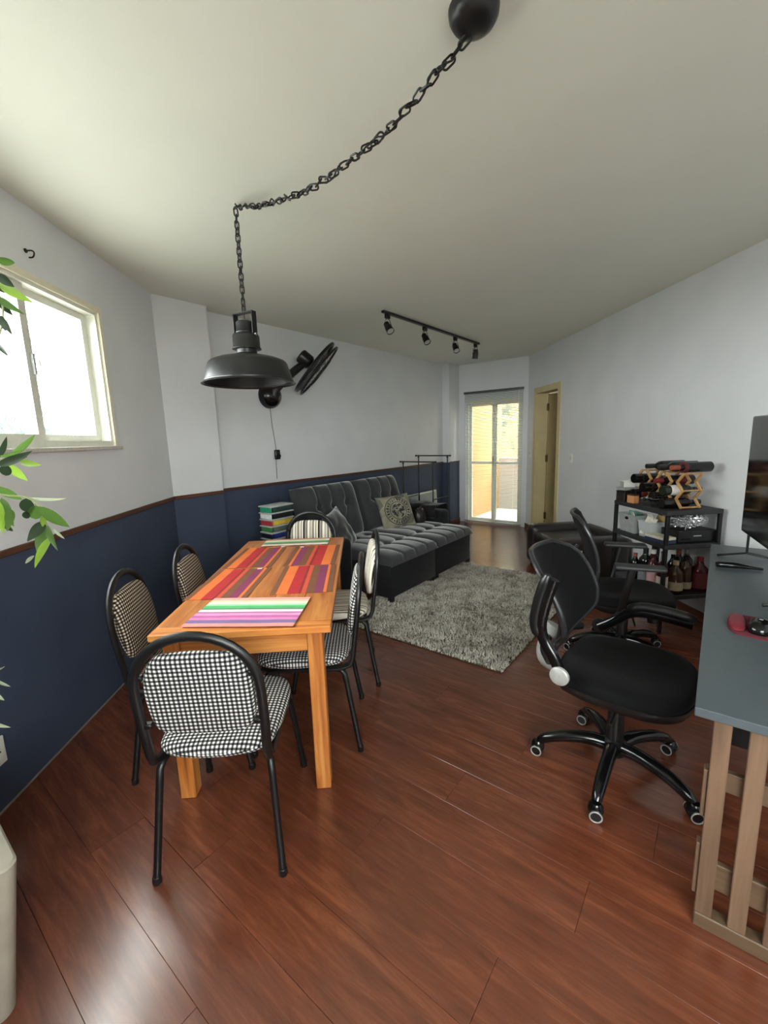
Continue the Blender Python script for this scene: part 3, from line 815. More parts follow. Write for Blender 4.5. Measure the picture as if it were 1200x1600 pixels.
dining_chair(AP(-.72, 2.43), RA - pi / 2 + rad(3), M_ging_b, 'beige and black checked dining chair near the pier, by the plastic boxes', G)
dining_chair(AP(-.300, 2.065), RA + pi / 2 - rad(1), M_ging_w, 'black and white checked dining chair tucked under the sofa side of the table', G)
dining_chair(AP(-.205, 2.585), RA + pi / 2 + rad(3), M_stripe_w, 'white striped dining chair on the rug side, next to a checked one', G)
dining_chair(AP(-.452, 3.13), RA + pi - rad(10), M_stripe, 'cream and black striped dining chair at the sofa end of the table', G)

# ================================================================== sofa
SOX, SOY = 3.68, 2.9
sofa = thing('sofa', 'charcoal tufted velvet sofa with two pulled-out seats against the blue wall', 'sofa', SP(SOX, SOY, 0), RS)
def tufted(w, d, h0, h1, fn, nx=56, ny=48, p=7):
    """cushion lying in xy (centre 0), flat bottom at 0, soft top"""
    b = MB(); V = []
    def ed(u): return max(0.0, 1 - abs(2 * u - 1) ** p) ** (1 / 2.6)
    for i in range(nx + 1):
        for j in range(ny + 1):
            u, v = i / nx, j / ny
            e = ed(u) * ed(v)
            V.append(((u - .5) * w, (v - .5) * d, h0 * e ** .5 + (h1 - h0) * e + fn(u, v) * e))
    n1 = len(V); Fs = []
    for i in range(nx):
        for j in range(ny):
            a = i * (ny + 1) + j; Fs.append((a, a + ny + 1, a + ny + 2, a + 1))
    ring = [i * (ny + 1) for i in range(nx + 1)] + [nx * (ny + 1) + j for j in range(1, ny + 1)] + [i * (ny + 1) + ny for i in range(nx - 1, -1, -1)] + [j for j in range(ny - 1, 0, -1)]
    for k in ring:
        x, y, z = V[k]; V.append((x, y, -.012))
    for i in range(len(ring)):
        a, c = ring[i], ring[(i + 1) % len(ring)]; Fs.append((a, n1 + i, n1 + (i + 1) % len(ring), c))
    Fs.append(tuple(n1 + i for i in range(len(ring) - 1, -1, -1)))
    b.add(V, Fs); return b
def seat_fn(u, v):
    z = 0.0
    for bu in (.25, .5, .75):
        for bv, s in ((.36, 1.0), (.78, .8)):
            z -= .045 * s * math.exp(-(((u - bu) * .78) ** 2 + ((v - bv) * .95) ** 2) / .0011)
            z -= .012 * math.exp(-(((u - bu) * .78) ** 2) / .009 - ((v - bv) * .95) ** 2 / .012)
        if v < .36: z -= .020 * math.exp(-((u - bu) * .78 / .016) ** 2)
        elif v < .78: z -= .012 * math.exp(-((u - bu - .04 * math.sin((v - .36) / .42 * pi)) * .78 / .02) ** 2)
    z -= .010 * math.exp(-((v - .36) * .95 / .02) ** 2)
    z += .004 * mnoise.noise(Vector((u * 5, v * 5, 0)))
    return z
for i, (s0, s1) in enumerate(((2.905, 3.672), (3.680, 4.447))):
    c = (s0 + s1) / 2 - SOX
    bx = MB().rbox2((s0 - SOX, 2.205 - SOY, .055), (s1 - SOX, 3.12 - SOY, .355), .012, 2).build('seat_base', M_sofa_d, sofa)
    MB().tube([(s0 - SOX + .005, 2.198 - SOY, .352), (s1 - SOX - .005, 2.198 - SOY, .352)], .006, 6).build('piping', M_sofa, bx)
    for sx in (s0 + .05, s1 - .05):
        MB().lathe([(.03, 0), (.034, .004), (.026, .056), (.0001, .057)], 12, T(sx - SOX, 2.245 - SOY, 0)).build('foot', M_blkplast, bx)
    MB().rbox2((s0 - SOX, 2.205 - SOY, .012), (s0 - SOX + .055, 2.225 - SOY, .06), .004).rbox2((s1 - SOX - .055, 2.205 - SOY, .012), (s1 - SOX, 2.225 - SOY, .06), .004).build('skirt_corner', M_sofa_d, bx)
    b = tufted(s1 - s0 + .004, .965, .055, .092, seat_fn)
    st = b.build('seat_cushion', M_sofa, sofa, True, (c, 2.175 + .4825 - SOY, .368), None, 60)
    for bu in (.25, .5, .75):
        for bv in (.36, .78):
            MB().lathe([(.0001, -.003), (.013, 0), (.010, .005), (.0001, .007)], 10, T((bu - .5) * (s1 - s0), (bv - .5) * .965, .092 - .052)).build('button', M_sofa_d, st)
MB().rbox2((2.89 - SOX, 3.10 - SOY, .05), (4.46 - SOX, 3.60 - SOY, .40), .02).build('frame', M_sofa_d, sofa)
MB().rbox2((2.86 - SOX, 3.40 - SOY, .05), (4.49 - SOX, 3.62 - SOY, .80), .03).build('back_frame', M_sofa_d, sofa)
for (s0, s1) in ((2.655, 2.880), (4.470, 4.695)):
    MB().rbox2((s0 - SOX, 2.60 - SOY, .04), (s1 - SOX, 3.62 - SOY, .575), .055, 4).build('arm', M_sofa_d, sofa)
def back_fn(u, v):
    z = 0.0
    for bu in (.25, .5, .75):
        z -= .065 * math.exp(-(((u - bu) * .78) ** 2 + ((v - .60) * .68) ** 2) / .0013)
        z -= .02 * math.exp(-(((u - bu) * .78) ** 2 + ((v - .60) * .68) ** 2) / .012)
        if v > .60: z -= .034 * math.exp(-((u - bu) * .78 / .018) ** 2)
    for bu in (.375, .625):
        z -= .055 * math.exp(-(((u - bu) * .78) ** 2 + ((v - .26) * .68) ** 2) / .0013)
        z -= .02 * math.exp(-(((u - bu) * .78) ** 2 + ((v - .26) * .68) ** 2) / .012)
    for (a, c) in (((.25, .6), (.375, .26)), ((.5, .6), (.375, .26)), ((.5, .6), (.625, .26)), ((.75, .6), (.625, .26))):
        tt = max(0, min(1, (v - c[1]) / (a[1] - c[1]))); uu = c[0] + (a[0] - c[0]) * tt
        if c[1] <= v <= a[1]: z -= .018 * math.exp(-((u - uu) * .78 / .018) ** 2)
    return z + .006 * mnoise.noise(Vector((u * 4, v * 4, 7)))
for (s0, s1) in ((2.80, 3.62), (3.66, 4.42)):
    b = tufted(s1 - s0, .62, .10, .18, back_fn, 60, 52, 5)
    # cushion plane leans on the back frame: local y up
    o = b.build('back_cushion', M_sofa, sofa, True, ((s0 + s1) / 2 - SOX, 3.265 - SOY, .690), (rad(73), 0, 0), 60)
# cushions on the sofa ---------------------------------------------------
def pillow(w, h, th, n=28, sd=0.0, crush=.004):
    b = MB(); V = []
    for k in (1, -1):
        for i in range(n + 1):
            for j in range(n + 1):
                u, v = 2 * i / n - 1, 2 * j / n - 1
                f = max(0, (1 - u ** 2) * (1 - v ** 2)) ** .42
                sx = 1 - .07 * (1 - v * v) * abs(u) ** 2; sy = 1 - .07 * (1 - u * u) * abs(v) ** 2
                x, y = u * w / 2 * sx, v * h / 2 * sy
                V.append((x, y, k * (th / 2 * f + (crush * 1.5 * mnoise.noise(Vector((u * 2 + sd, v * 2, k))) if abs(u) < .99 and abs(v) < .99 else 0))))
    m = (n + 1) ** 2; Fs = []
    for i in range(n):
        for j in range(n):
            a = i * (n + 1) + j; q = (a, a + n + 1, a + n + 2, a + 1); Fs.append(q); Fs.append(tuple(x + m for x in q[::-1]))
    b.add(V, Fs); b_me = bmesh.new()
    return b
def place_pillow(name, b, mat, s, t, z, lean, yaw, roll, label, group=None):
    o = b.build(name, mat, None, True, None, None, 80)
    bm = bmesh.new(); bm.from_mesh(o.data); bmesh.ops.remove_doubles(bm, verts=bm.verts, dist=1e-5); bm.to_mesh(o.data); bm.free()
    o.matrix_world = Matrix.Translation(SP(s, t, z)) @ Rz(RS + yaw) @ Rx(lean) @ Rz(roll)
    return tag(o, label, 'cushion', group)
def emblem_mat():
    t = NT('printed_cushion_fabric'); tc = t.n('ShaderNodeTexCoord'); s = t.n('ShaderNodeSeparateXYZ'); t.l(tc.outputs['Object'], s.inputs[0])
    r = t.math('SQRT', t.math('ADD', t.math('POWER', s.outputs[0], 2.0), t.math('POWER', s.outputs[1], 2.0)))
    base = t.ramp(t.noise(tc.outputs['Object'], 9, 4), [(.3, srgb(112, 108, 92)), (.7, srgb(166, 160, 140))])
    def band(lo, hi): return t.math('MULTIPLY', t.math('GREATER_THAN', r, lo), t.math('LESS_THAN', r, hi))
    an = t.math('ARCTAN2', s.outputs[1], s.outputs[0])
    let = t.math('GREATER_THAN', t.math('FRACT', t.math('ADD', t.math('MULTIPLY', an, 26 / (2 * pi)), 20.0)), .42)
    letters = t.math('MULTIPLY', band(.118, .150), t.math('MULTIPLY', let, t.math('GREATER_THAN', t.noise(tc.outputs['Object'], 60, 1), .42)))
    core = t.math('MULTIPLY', t.math('LESS_THAN', r, .085), t.math('GREATER_THAN', t.noise(tc.outputs['Object'], 34, 3, .6), .49))
    patch = t.math('MULTIPLY', t.math('GREATER_THAN', t.noise(tc.outputs['Object'], 4.5, 2), .60), .6)
    k = t.math('MINIMUM', t.math('ADD', t.math('ADD', band(.100, .108), band(.158, .166)), t.math('ADD', letters, t.math('ADD', core, patch))), 1.0)
    t.col(t.mix(k, base, srgb(50, 50, 54))); t.set(.85, 0, .25); return t.m
place_pillow('cushion', pillow(.44, .42, .15, sd=3), emblem_mat(), 3.99, 2.92, .615, rad(66), rad(-26), rad(4), 'square beige cushion printed with a dark round emblem on the sofa', 'loose cushions on the sofa')
place_pillow('cushion', pillow(.42, .42, .14, sd=8, crush=.02), M_sofa, 2.99, 2.86, .60, rad(62), rad(24), rad(6), 'plain charcoal velvet cushion leaning in the sofa corner by the table', 'loose cushions on the sofa')
# garment thrown over the far arm ------------------------------------------
b = MB(); n_t, n_u = 34, 30; V = []
for i in range(n_t + 1):
    for j in range(n_u + 1):
        v, u = i / n_t, j / n_u
        t_ = 2.66 + .80 * v
        # path across the arm: up the inside, over the top, down the outside a little
        L = u * .80
        if L < .26: s_, z_ = 4.462 - .02, .47 + L * .5 + .02
        elif L < .34: a = (L - .26) / .08 * pi / 2; s_, z_ = 4.462 - .02 + .05 * (1 - math.cos(a)), .60 + .0 + .02 * math.sin(a)
        elif L < .58: s_, z_ = 4.492 + (L - .34) * .95, .622
        else: s_, z_ = 4.715, .622 - (L - .58) * .55
        wv = mnoise.noise(Vector((t_ * 7, L * 7, 1))) * .5 + mnoise.noise(Vector((t_ * 16, L * 16, 4))) * .25
        k = .035 * (wv + .45)
        if L < .3: s_ -= max(0, k) + .004
        elif L < .58: z_ += max(0, k) + .002 + .03 * math.exp(-((v - .75) / .22) ** 2)
        else: s_ += max(0, k) + .004
        t_ += .03 * mnoise.noise(Vector((u * 5, v * 3, 9)))
        V.append((s_ - 4.55, t_ - 3.05, z_))
Fs = [(i * (n_u + 1) + j, (i + 1) * (n_u + 1) + j, (i + 1) * (n_u + 1) + j + 1, i * (n_u + 1) + j + 1) for i in range(n_t) for j in range(n_u)]
o = b.add(V, Fs).build('jacket', fabric('black_jacket_cloth', srgb(24, 24, 27), .75, .2, 150, .2), None, True, SP(4.55, 3.05, 0), (0, 0, RS), 80)
md = o.modifiers.new('thick', 'SOLIDIFY'); md.thickness = .006; md.offset = 1
tag(o, 'crumpled black jacket thrown over the far arm of the sofa', 'jacket')
hb = thing('handbag', 'small slouchy black bag between the printed cushion and the sofa arm', 'bag', SP(4.30, 2.80, .458), RS + rad(20))
MB().pad([(-.10, -.07), (.10, -.07), (.11, .06), (-.11, .06)], [(.3, 0), (.9, 0), (1, .03), (1.02, .08), (.85, .14), (.5, .165), (.2, .16)], None, 32).build('bag_body', M_leather, hb)
MB().tube([(-.07, 0, .15), (-.06, -.02, .19), (0, -.04, .205), (.06, -.02, .19), (.07, 0, .15)], .006, 6).build('strap', M_leather, hb)
MB().tube([(-.04, -.085, .06), (-.01, -.092, .05), (.02, -.092, .055), (.04, -.085, .07)], .004, 6).build('buckle_chain', M_chrome, hb)

# ================================================================== rug
RS0, RS1, RT0, RT1 = 2.385, 4.36, .965, 2.42
rug = thing('rug', 'shaggy grey-beige rectangular rug in front of the sofa', 'rug', SP((RS0 + RS1) / 2, (RT0 + RT1) / 2, 0), RS)
rw, rd = RS1 - RS0, RT1 - RT0
def rug_mat():
    t = NT('rug_pile_wool'); v = t.obj(); n1 = t.noise(v, 6, 4, .6); n2 = t.noise(v, 60, 3)
    t.col(t.ramp(t.math('ADD', t.math('MULTIPLY', n1, .55), t.math('MULTIPLY', n2, .45)), [(.36, srgb(138, 128, 114)), (.5, srgb(208, 202, 190)), (.66, srgb(238, 234, 224))])); t.set(.95, 0, .1); return t.m
M_rug = rug_mat()
MB().rbox((0, 0, .005), (rw, rd, .0095), .003, 1).build('rug_backing', plain('rug_back', srgb(76, 64, 52), .95), rug, False)
NP = 52000
cx = (rng.random(NP) - .5) * (rw + .01); cy = (rng.random(NP) - .5) * (rd + .01)
ln = .016 + .014 * rng.random(NP); an = rng.random(NP) * 2 * pi; lean = .35 + .5 * rng.random(NP)
dx, dy = np.cos(an), np.sin(an); wd = .0022 + .0016 * rng.random(NP)
base = np.stack([cx, cy, np.full(NP, .009)], 1)
sd = np.stack([-dy, dx, np.zeros(NP)], 1) * wd[:, None]
tip = base + np.stack([dx * lean * ln, dy * lean * ln, ln * .8], 1)
midp = base + np.stack([dx * lean * ln * .3, dy * lean * ln * .3, ln * .55], 1)
V = np.stack([base - sd, base + sd, midp + sd * .8, midp - sd * .8, tip], 1).reshape(-1, 3)
idx = np.arange(NP)[:, None] * 5
me = bpy.data.meshes.new('pile')
tri = np.concatenate([idx + [0, 1, 2], idx + [0, 2, 3], idx + [3, 2, 4]], 1).reshape(-1, 3)
me.vertices.add(len(V)); me.vertices.foreach_set('co', V.ravel().astype(np.float32))
me.loops.add(tri.size); me.loops.foreach_set('vertex_index', tri.ravel().astype(np.int32))
me.polygons.add(len(tri)); me.polygons.foreach_set('loop_start', np.arange(0, tri.size, 3, dtype=np.int32))
me.update(calc_edges=True); me.materials.append(M_rug)
o = link('pile', me, rug); o['kind'] = 'stuff'

# ================================================================== pendant lamp on a swagged chain
HKX, HKY = -.670, 2.313
CANX, CANY = .287, 1.385
LZ = 1.760
pl = thing('pendant_lamp', 'black industrial dome pendant hung from a swagged ceiling chain over the table', 'lamp', (HKX, HKY, LZ), 0)
def PLc(x, y, z): return (x - HKX, y - HKY, z - LZ)
MB().lathe([(.0001, 2.554), (.018, 2.5545), (.040, 2.558), (.058, 2.568), (.067, 2.583), (.069, 2.5999)], 32, T(*PLc(CANX, CANY, 0)) ).build('canopy', M_shade, pl)
def stadium(L, w, r, n=8):
    pts = []
    for i in range(n + 1): a = -pi / 2 + pi * i / n; pts.append((L / 2 - w + w * math.cos(a), w * math.sin(a), 0))
    for i in range(n + 1): a = pi / 2 + pi * i / n; pts.append((-L / 2 + w + w * math.cos(a), w * math.sin(a), 0))
    return MB().tube(pts, r, 6, True)
linkm = stadium(.040, .0098, .0033).mesh('chain_link', M_blackm)
def chain(path, pitch, parent, wob=0.0):
    P = [Vector(p) for p in path]; L = [0]
    for a, c in zip(P, P[1:]): L.append(L[-1] + (c - a).length)
    n = int(L[-1] / pitch); k = 0
    for i in range(n + 1):
        d = (i + .5) * L[-1] / (n + 1)
        while k < len(L) - 2 and L[k + 1] < d: k += 1
        p = P[k].lerp(P[k + 1], (d - L[k]) / (L[k + 1] - L[k])); t = (P[k + 1] - P[k]).normalized()
        if wob: t = (t + Vector((random.uniform(-1, 1), random.uniform(-1, 1), random.uniform(-1, 1))) * wob).normalized(); p = p + Vector((0, 0, random.uniform(-1, 1) * wob * .012))
        a = Vector((0, 0, 1)) if abs(t.z) < .9 else Vector((1, 0, 0))
        y = a.cross(t).normalized(); z = t.cross(y)
        o = link('chain_link', linkm, parent)
        M = Matrix(((t.x, y.x, z.x, p.x), (t.y, y.y, z.y, p.y), (t.z, y.z, z.z, p.z), (0, 0, 0, 1)))
        o.matrix_local = M @ Rx((pi / 2 if i % 2 else 0) + random.uniform(-.35, .35) + pi / 4)
swag = bez([PLc(.278, 1.405, 2.556), PLc(.235, 1.445, 2.533), PLc(.14, 1.534, 2.495), PLc(.061, 1.607, 2.462), PLc(-.031, 1.692, 2.447), PLc(-.124, 1.779, 2.438), PLc(-.263, 1.908, 2.440), PLc(-.39, 2.026, 2.465), PLc(-.537, 2.178, 2.518), PLc(-.665, 2.305, 2.583)], 60)
chain(swag, .0295, pl, .34)
# second, doubled length of cable woven through the swag
b = MB(); cab = []
for i, p in enumerate(swag): cab.append(p + Vector((.008 * math.sin(i * 1.1), .008 * math.cos(i * .9), .009 * math.sin(i * .8 + 1))))
b.tube(cab, .0028, 6).build('cable', M_blackm, pl)
drop = [PLc(HKX, HKY, z) for z in (2.576, 2.4, 2.25, 2.110)]
chain(drop, .031, pl, .06)
MB().tube([PLc(HKX, HKY, z) for z in (2.55, 2.05)], .002, 6).build('cable', M_blackm, pl)
MB().tube([PLc(HKX, HKY, 2.5998), PLc(HKX, HKY, 2.594), PLc(HKX + .010, HKY - .008, 2.587), PLc(HKX + .006, HKY - .006, 2.576), PLc(HKX - .008, HKY + .006, 2.578)], .0032, 6).build('ceiling_hook', M_blackm, pl)
brd = Vector((math.cos(rad(-28)), math.sin(rad(-28)), 0))
b = MB(); Mbr = Rz(rad(-28))
b.box2((-.062, -.016, .342 - .0025), (.062, .016, .342 + .0025), Mbr).box2((-.064, -.016, .215), (-.060, .016, .3445), Mbr).box2((.060, -.016, .215), (.064, .016, .3445), Mbr)
b.build('bracket', M_shade, pl, False)
MB().lathe([(.0001, .303), (.036, .302), (.045, .295), (.046, .255), (.048, .252), (.048, .246), (.046, .243), (.046, .2)], 28).build('socket', M_shade, pl)
MB().lathe([(.047, .245), (.062, .238), (.066, .230), (.067, .178), (.072, .172), (.072, .168), (.062, .168), (.05, .166)], 28).build('collar', M_shade, pl)
for sg in (-1, 1): MB().lathe([(.0001, 0), (.008, 0), (.007, .006), (.0001, .007)], 10, Mbr @ T(sg * .064, 0, .235) @ Ry(sg * pi / 2)).build('screw', M_chrome, pl)
MB().lathe([(.05, .172), (.05, .148), (.056, .142)], 28).build('neck', M_shade, pl)
prof = [(.05, .140), (.09, .136), (.15, .122), (.182, .110), (.191, .103), (.197, .094), (.219, .022), (.220, .017), (.2225, .015), (.2225, .009), (.226, .005), (.235, 0.0)]
inn = [(r - .003, z - .003) for r, z in prof[::-1]]
MB().lathe(prof + [(.234, -.002)] + inn[1:], 56).build('lamp_shade', M_shade, pl)
MB().lathe([(.0001, .05), (.02, .055), (.03, .075), (.028, .10), (.018, .12), (.018, .14)], 20).build('bulb', plain('bulb_glass', srgb(220, 218, 205), .3), pl)

# ================================================================== track light
tr0, tr1 = Vector((.046, 4.154, 2.575)), Vector((1.256, 5.707, 2.575))
td = (tr1 - tr0).normalized(); trm = (tr0 + tr1) / 2; tl = (tr1 - tr0).length
trk = thing('track_light', 'black ceiling track with four small spotlights', 'light', (trm.x, trm.y, 2.5995), math.atan2(td.y, td.x))
MB().rbox((0, 0, -.0105), (tl, .034, .021), .002, 1).build('track', M_matblk, trk)
M_lens = plain('spot_lens', srgb(226, 226, 222), .25, .2)
for frac, d in ((.035, (.35, -.55, -.78)), (.36, (.30, -.52, -.80)), (.69, (.12, -.60, -.78)), (.955, (-.05, .20, -.98))):
    x = -tl / 2 + tl * frac
    sp = bpy.data.objects.new('spotlight', None); COL.objects.link(sp); sp.parent = trk; sp.location = (x, 0, -.021)
    MB().rbox((0, 0, -.02), (.055, .030, .04), .004).build('adapter', M_matblk, sp)
    dl = Matrix.Rotation(-math.atan2(td.y, td.x), 4, 'Z') @ Vector(d); dl.normalize()
    c = Vector((0, 0, -.105)) + dl * .015
    M = aim(c, dl)
    MB().lathe([(.0001, -.056), (.022, -.055), (.027, -.048), (.027, -.015), (.031, -.012), (.034, .0), (.034, .048), (.037, .05), (.037, .056), (.033, .057), (.031, .045)], 22, M).build('head', M_matblk, sp)
    MB().lathe([(.0001, .047), (.010, .047), (.012, .043), (.031, .050)], 18, M).build('lens', M_lens, sp)
    sx = M.to_3x3() @ Vector((1, 0, 0))
    b = MB()
    for sg in (-1, 1):
        b.tube(bez([Vector((0, 0, -.038)) + sx * (sg * .008), Vector((0, 0, -.06)) + sx * (sg * .026), c + sx * (sg * .036) + Vector((0, 0, .012)), c + sx * (sg * .036)], 10), .003, 6)
    b.build('yoke', M_matblk, sp)
    MB().tube(bez([(0, .004, -.038), Vector((.014, .02, -.055)), c - dl * .07 + Vector((.012, .012, .004)), c - dl * .052], 12), .0022, 5).build('cord', M_matblk, sp)

# ================================================================== wall fan
FW = SP(2.862, D2 - .0005, 1.915)
fan = thing('wall_fan', 'black wall fan tilted down beside the pendant lamp', 'fan', FW, RS)
R_inv = Matrix.Rotation(-RS, 4, 'Z')
def fl(P): return R_inv @ (Vector(P) - FW)
MB().lathe([(.125, 0), (.125, .02), (.118, .05), (.098, .082), (.06, .108), (.025, .118), (.0001, .12)], 32, Rx(pi / 2)).build('wall_base', M_gloss, fan)
ax = Vector((.74, .12, -.66)).normalized(); axl = R_inv @ ax
k = 3.30; dr_ = ray(495, 577); hubw = Vector((0, 0, CAM_H)) + dr_ * (3.33 / dr_.dot(N2)); hub = fl(hubw)
mot = hub - axl * .13
MB().tube(bez([(0, -.09, 0), (.02, -.115, .07), mot * .55 + Vector((0, -.045, .03)), mot + Vector((0, 0, -.01))], 12), [.045, .044, .044, .043, .042, .042, .041, .041, .04, .04, .038, .036, .03], 12).build('arm', M_blkplast, fan)
MB().lathe([(.0001, -.075), (.058, -.083), (.072, -.07), (.074, .03), (.058, .05), (.04, .06), (.04, .085)], 24, aim(mot, axl)).build('motor', M_blkplast, fan)
MB().lathe([(.0001, 0), (.008, 0), (.008, .03), (.0001, .032)], 8, T(*(mot + Vector((0, 0, .062))))).build('knob', M_blkplast, fan)
Mh = aim(hub, axl)
FR = .295
def torus_pts(r, z, n=48): return [Mh @ Vector((r * math.cos(2 * pi * i / n), r * math.sin(2 * pi * i / n), z)) for i in range(n)]
b = MB()
b.tube(torus_pts(FR, -.028), .017, 8, True).tube(torus_pts(FR * .62, -.036), .0025, 5, True).tube(torus_pts(.085, -.04), .006, 6, True)
for i in range(30):
    a = 2 * pi * i / 30; b.tube([Mh @ Vector((.06 * math.cos(a), .06 * math.sin(a), -.042)), Mh @ Vector((FR * math.cos(a), FR * math.sin(a), -.028))], .0018, 4)
b.build('rear_guard', M_blkplast, fan)
b = MB()
b.tube(torus_pts(FR, .028), .011, 8, True).tube(torus_pts(FR * .6, .052), .0025, 5, True)
for i in range(30):
    a = 2 * pi * (i + .5) / 30; b.tube([Mh @ Vector((.05 * math.cos(a), .05 * math.sin(a), .06)), Mh @ Vector((FR * .6 * math.cos(a), FR * .6 * math.sin(a), .052)), Mh @ Vector((FR * math.cos(a), FR * math.sin(a), .028))], .0018, 4)
b.build('front_guard', M_blkplast, fan)
MB().lathe([(.0001, .064), (.045, .063), (.055, .058), (.055, .052)], 20, Mh).build('hub_cap', M_blkplast, fan)
b = MB(); V = []
for i in range(9):
    r = .04 + (FR - .065) * i / 8; wd_ = .035 + .055 * math.sin(pi * min(1, (i + 1.2) / 8.5))
    for sg in (-1, 1): V.append((r, sg * wd_, sg * .014))
b.add(V, [(2 * i, 2 * i + 2, 2 * i + 3, 2 * i + 1) for i in range(8)])
bm_ = b.mesh('blade', plain('fan_blade', srgb(36, 36, 38), .4, var=.05))
for i in range(3):
    o = link('blade', bm_, fan); o.matrix_local = Mh @ Rz(2 * pi * i / 3 + .4)
MB().lathe([(.0001, -.02), (.042, -.018), (.042, .02), (.0001, .028)], 18, Mh).build('hub', M_blkplast, fan)
ctl = thing('fan_speed_control', 'small black fan speed switch box with a thin cable on the pale wall', 'switch', SP(2.905, D2 - .0005, 1.28), RS)
M_cab = plain('grey_cable', srgb(112, 110, 106), .6)
MB().rbox((0, -.016, .05), (.062, .031, .10), .010, 3).build('switch_body', M_gloss, ctl)
MB().lathe([(.0001, .012), (.018, .011), (.020, 0)], 16, T(.008, -.032, .035) @ Rx(pi / 2)).build('dial', M_blkplast, ctl)
MB().tube([(-.043, -.006, .55), (-.03, -.004, .35), (-.012, -.005, .2), (-.004, -.006, .098)], .0035, 6).tube([(-.012, -.005, .002), (-.014, -.004, -.12), (-.016, -.004, -.20)], .0035, 6).build('cable', M_cab, ctl)
MB().tube([(-.016, -.018, -.232), (-.016, -.006, -.27), (-.018, -.004, -.6), (-.02, -.004, -1.0)], .0035, 6).build('cable', plain('painted_cable', srgb(60, 69, 90), .6), ctl)

# ================================================================== office chairs
def office_chair(p, rotz, label, arms, spin, seat_h, back_h, style, group):
    """local +y is the direction the sitter faces"""
    t = thing('office_chair', label, 'chair', p, rotz, group)
    base = bpy.data.objects.new('star_base', None); COL.objects.link(base); base.parent = t
    leg = MB(); n = 9
    for i in range(n):
        pass
    pts = bez([(0, .025, .115), (0, .10, .125), (0, .20, .112), (0, .275, .085), (0, .305, .062)], 14)
    leg.tube(pts, [.030, .030, .029, .028, .027, .0265, .026, .0255, .025, .024, .023, .022, .021, .020, .018], 10)
    legm = leg.mesh('base_leg', M_gloss)
    wheel = MB().lathe([(.0001, -.012), (.022, -.012), (.0255, -.009), (.0255, .009), (.022, .012), (.0001, .012)], 20).mesh('wheel', M_blkplast)
    ring = MB().tube([(.0215 * math.cos(2 * pi * i / 20), .0215 * math.sin(2 * pi * i / 20), .0135) for i in range(20)], .0026, 6, True).mesh('wheel_ring', M_silver)
    hood = MB().lathe([(.0001, .034), (.018, .031), (.027, .018), (.029, 0), (.026, -.002)], 16).mesh('caster_hood', M_gloss)
    for i in range(5):
        a = spin + 2 * pi * i / 5
        l = link('base_leg', legm, base, None, (0, 0, a))
        cpos = Matrix.Rotation(a, 3, 'Z') @ Vector((0, .312, 0))
        ca = random.uniform(0, 2 * pi) if style else (-.3 + .2 * i)
        M = T(cpos.x, cpos.y, 0) @ Rz(ca)
        for sg in (-1, 1):
            o = link('wheel', wheel, base); o.matrix_local = M @ T(sg * .017, 0, .0255) @ Ry(sg * pi / 2)
            o = link('wheel_ring', ring, base); o.matrix_local = M @ T(sg * .017, 0, .0255) @ Ry(sg * pi / 2)
        o = link('caster_hood', hood, base); o.matrix_local = M @ T(0, 0, .034)
    MB().lathe([(.0001, .08), (.045, .082), (.050, .10), (.046, .14), (.034, .15), (.032, .30), (.030, .302), (.0001, .303)], 20).build('gas_column', M_blkplast, t)
    MB().lathe([(.014, .30), (.014, seat_h - .09)], 14).build('piston', M_chrome if style else M_blkplast, t)
    MB().rbox((0, .0, seat_h - .075), (.16, .24, .045), .012).build('mechanism', M_blkplast, t)
    MB().tube([(.06, .02, seat_h - .085), (.17, .03, seat_h - .10), (.24, .03, seat_h - .115)], .006, 8).build('tilt_lever', M_blkplast, t)
    if style: MB().lathe([(.0001, -.07), (.03, -.068), (.032, -.02), (.02, 0)], 14, T(.05, .16, seat_h - .09)).build('tension_knob', M_blkplast, t)
    so = [(-.20, -.235), (.20, -.235), (.25, -.12), (.258, .06), (.235, .19), (.12, .255), (-.12, .255), (-.235, .19), (-.258, .06), (-.25, -.12)]
    MB().pad(so, [(.4, -.058), (.86, -.056), (.97, -.036), (1.0, -.012), (1.005, .0), (.99, .014), (.94, .028), (.82, .034), (.55, .030), (.25, .026)], T(0, .02, seat_h), 60, sm=2).build('seat', M_seatfab, t)
    MB().pad(so, [(.5, -.068), (.9, -.066), (.985, -.05), (1.012, -.028), (1.012, -.016), (.98, -.012), (.8, -.013), (.4, -.013)], T(0, .02, seat_h), 60, sm=2).build('seat_shell', M_blkplast, t)
    # backrest: curved mesh panel in a frame; x across, z up, concave towards +y
    zb0, zb1 = seat_h + (.03 if style == 0 else .055), back_h
    hh = zb1 - zb0
    if style == 0:
        widths = [(0, .065), (.10, .085), (.22, .17), (.34, .222), (.5, .238), (.7, .240), (.85, .236), (.94, .20), (1.0, .125)]
    else:
        widths = [(0, .15), (.08, .20), (.25, .215), (.5, .215), (.8, .215), (.93, .20), (1.0, .15)]
    def wat(f):
        for (a, wa), (c, wc) in zip(widths, widths[1:]):
            if f <= c: return wa + (wc - wa) * (f - a) / (c - a)
        return widths[-1][1]
    def bpos(u, f):   # u -1..1, f 0..1
        w = wat(f); x = u * w
        y = -.245 - .02 * f + .045 * math.sin(pi * min(1, f * 1.15)) * (1 if f < .87 else .6) * .6 - (.16 if style == 0 else .10) * max(0, f - .3) ** 1.5
        y += (.075 if style == 0 else .06) * (x / .22) ** 2
        return Vector((x, y, zb0 + hh * f))
    nu, nf = 20, 28; V = []
    for i in range(nf + 1):
        for j in range(nu + 1): V.append(bpos(2 * j / nu - 1, i / nf))
    for i in range(nf + 1):
        for j in range(nu + 1): V.append(bpos(2 * j / nu - 1, i / nf) + Vector((0, -.012, 0)))
    m = (nf + 1) * (nu + 1); Fs = []
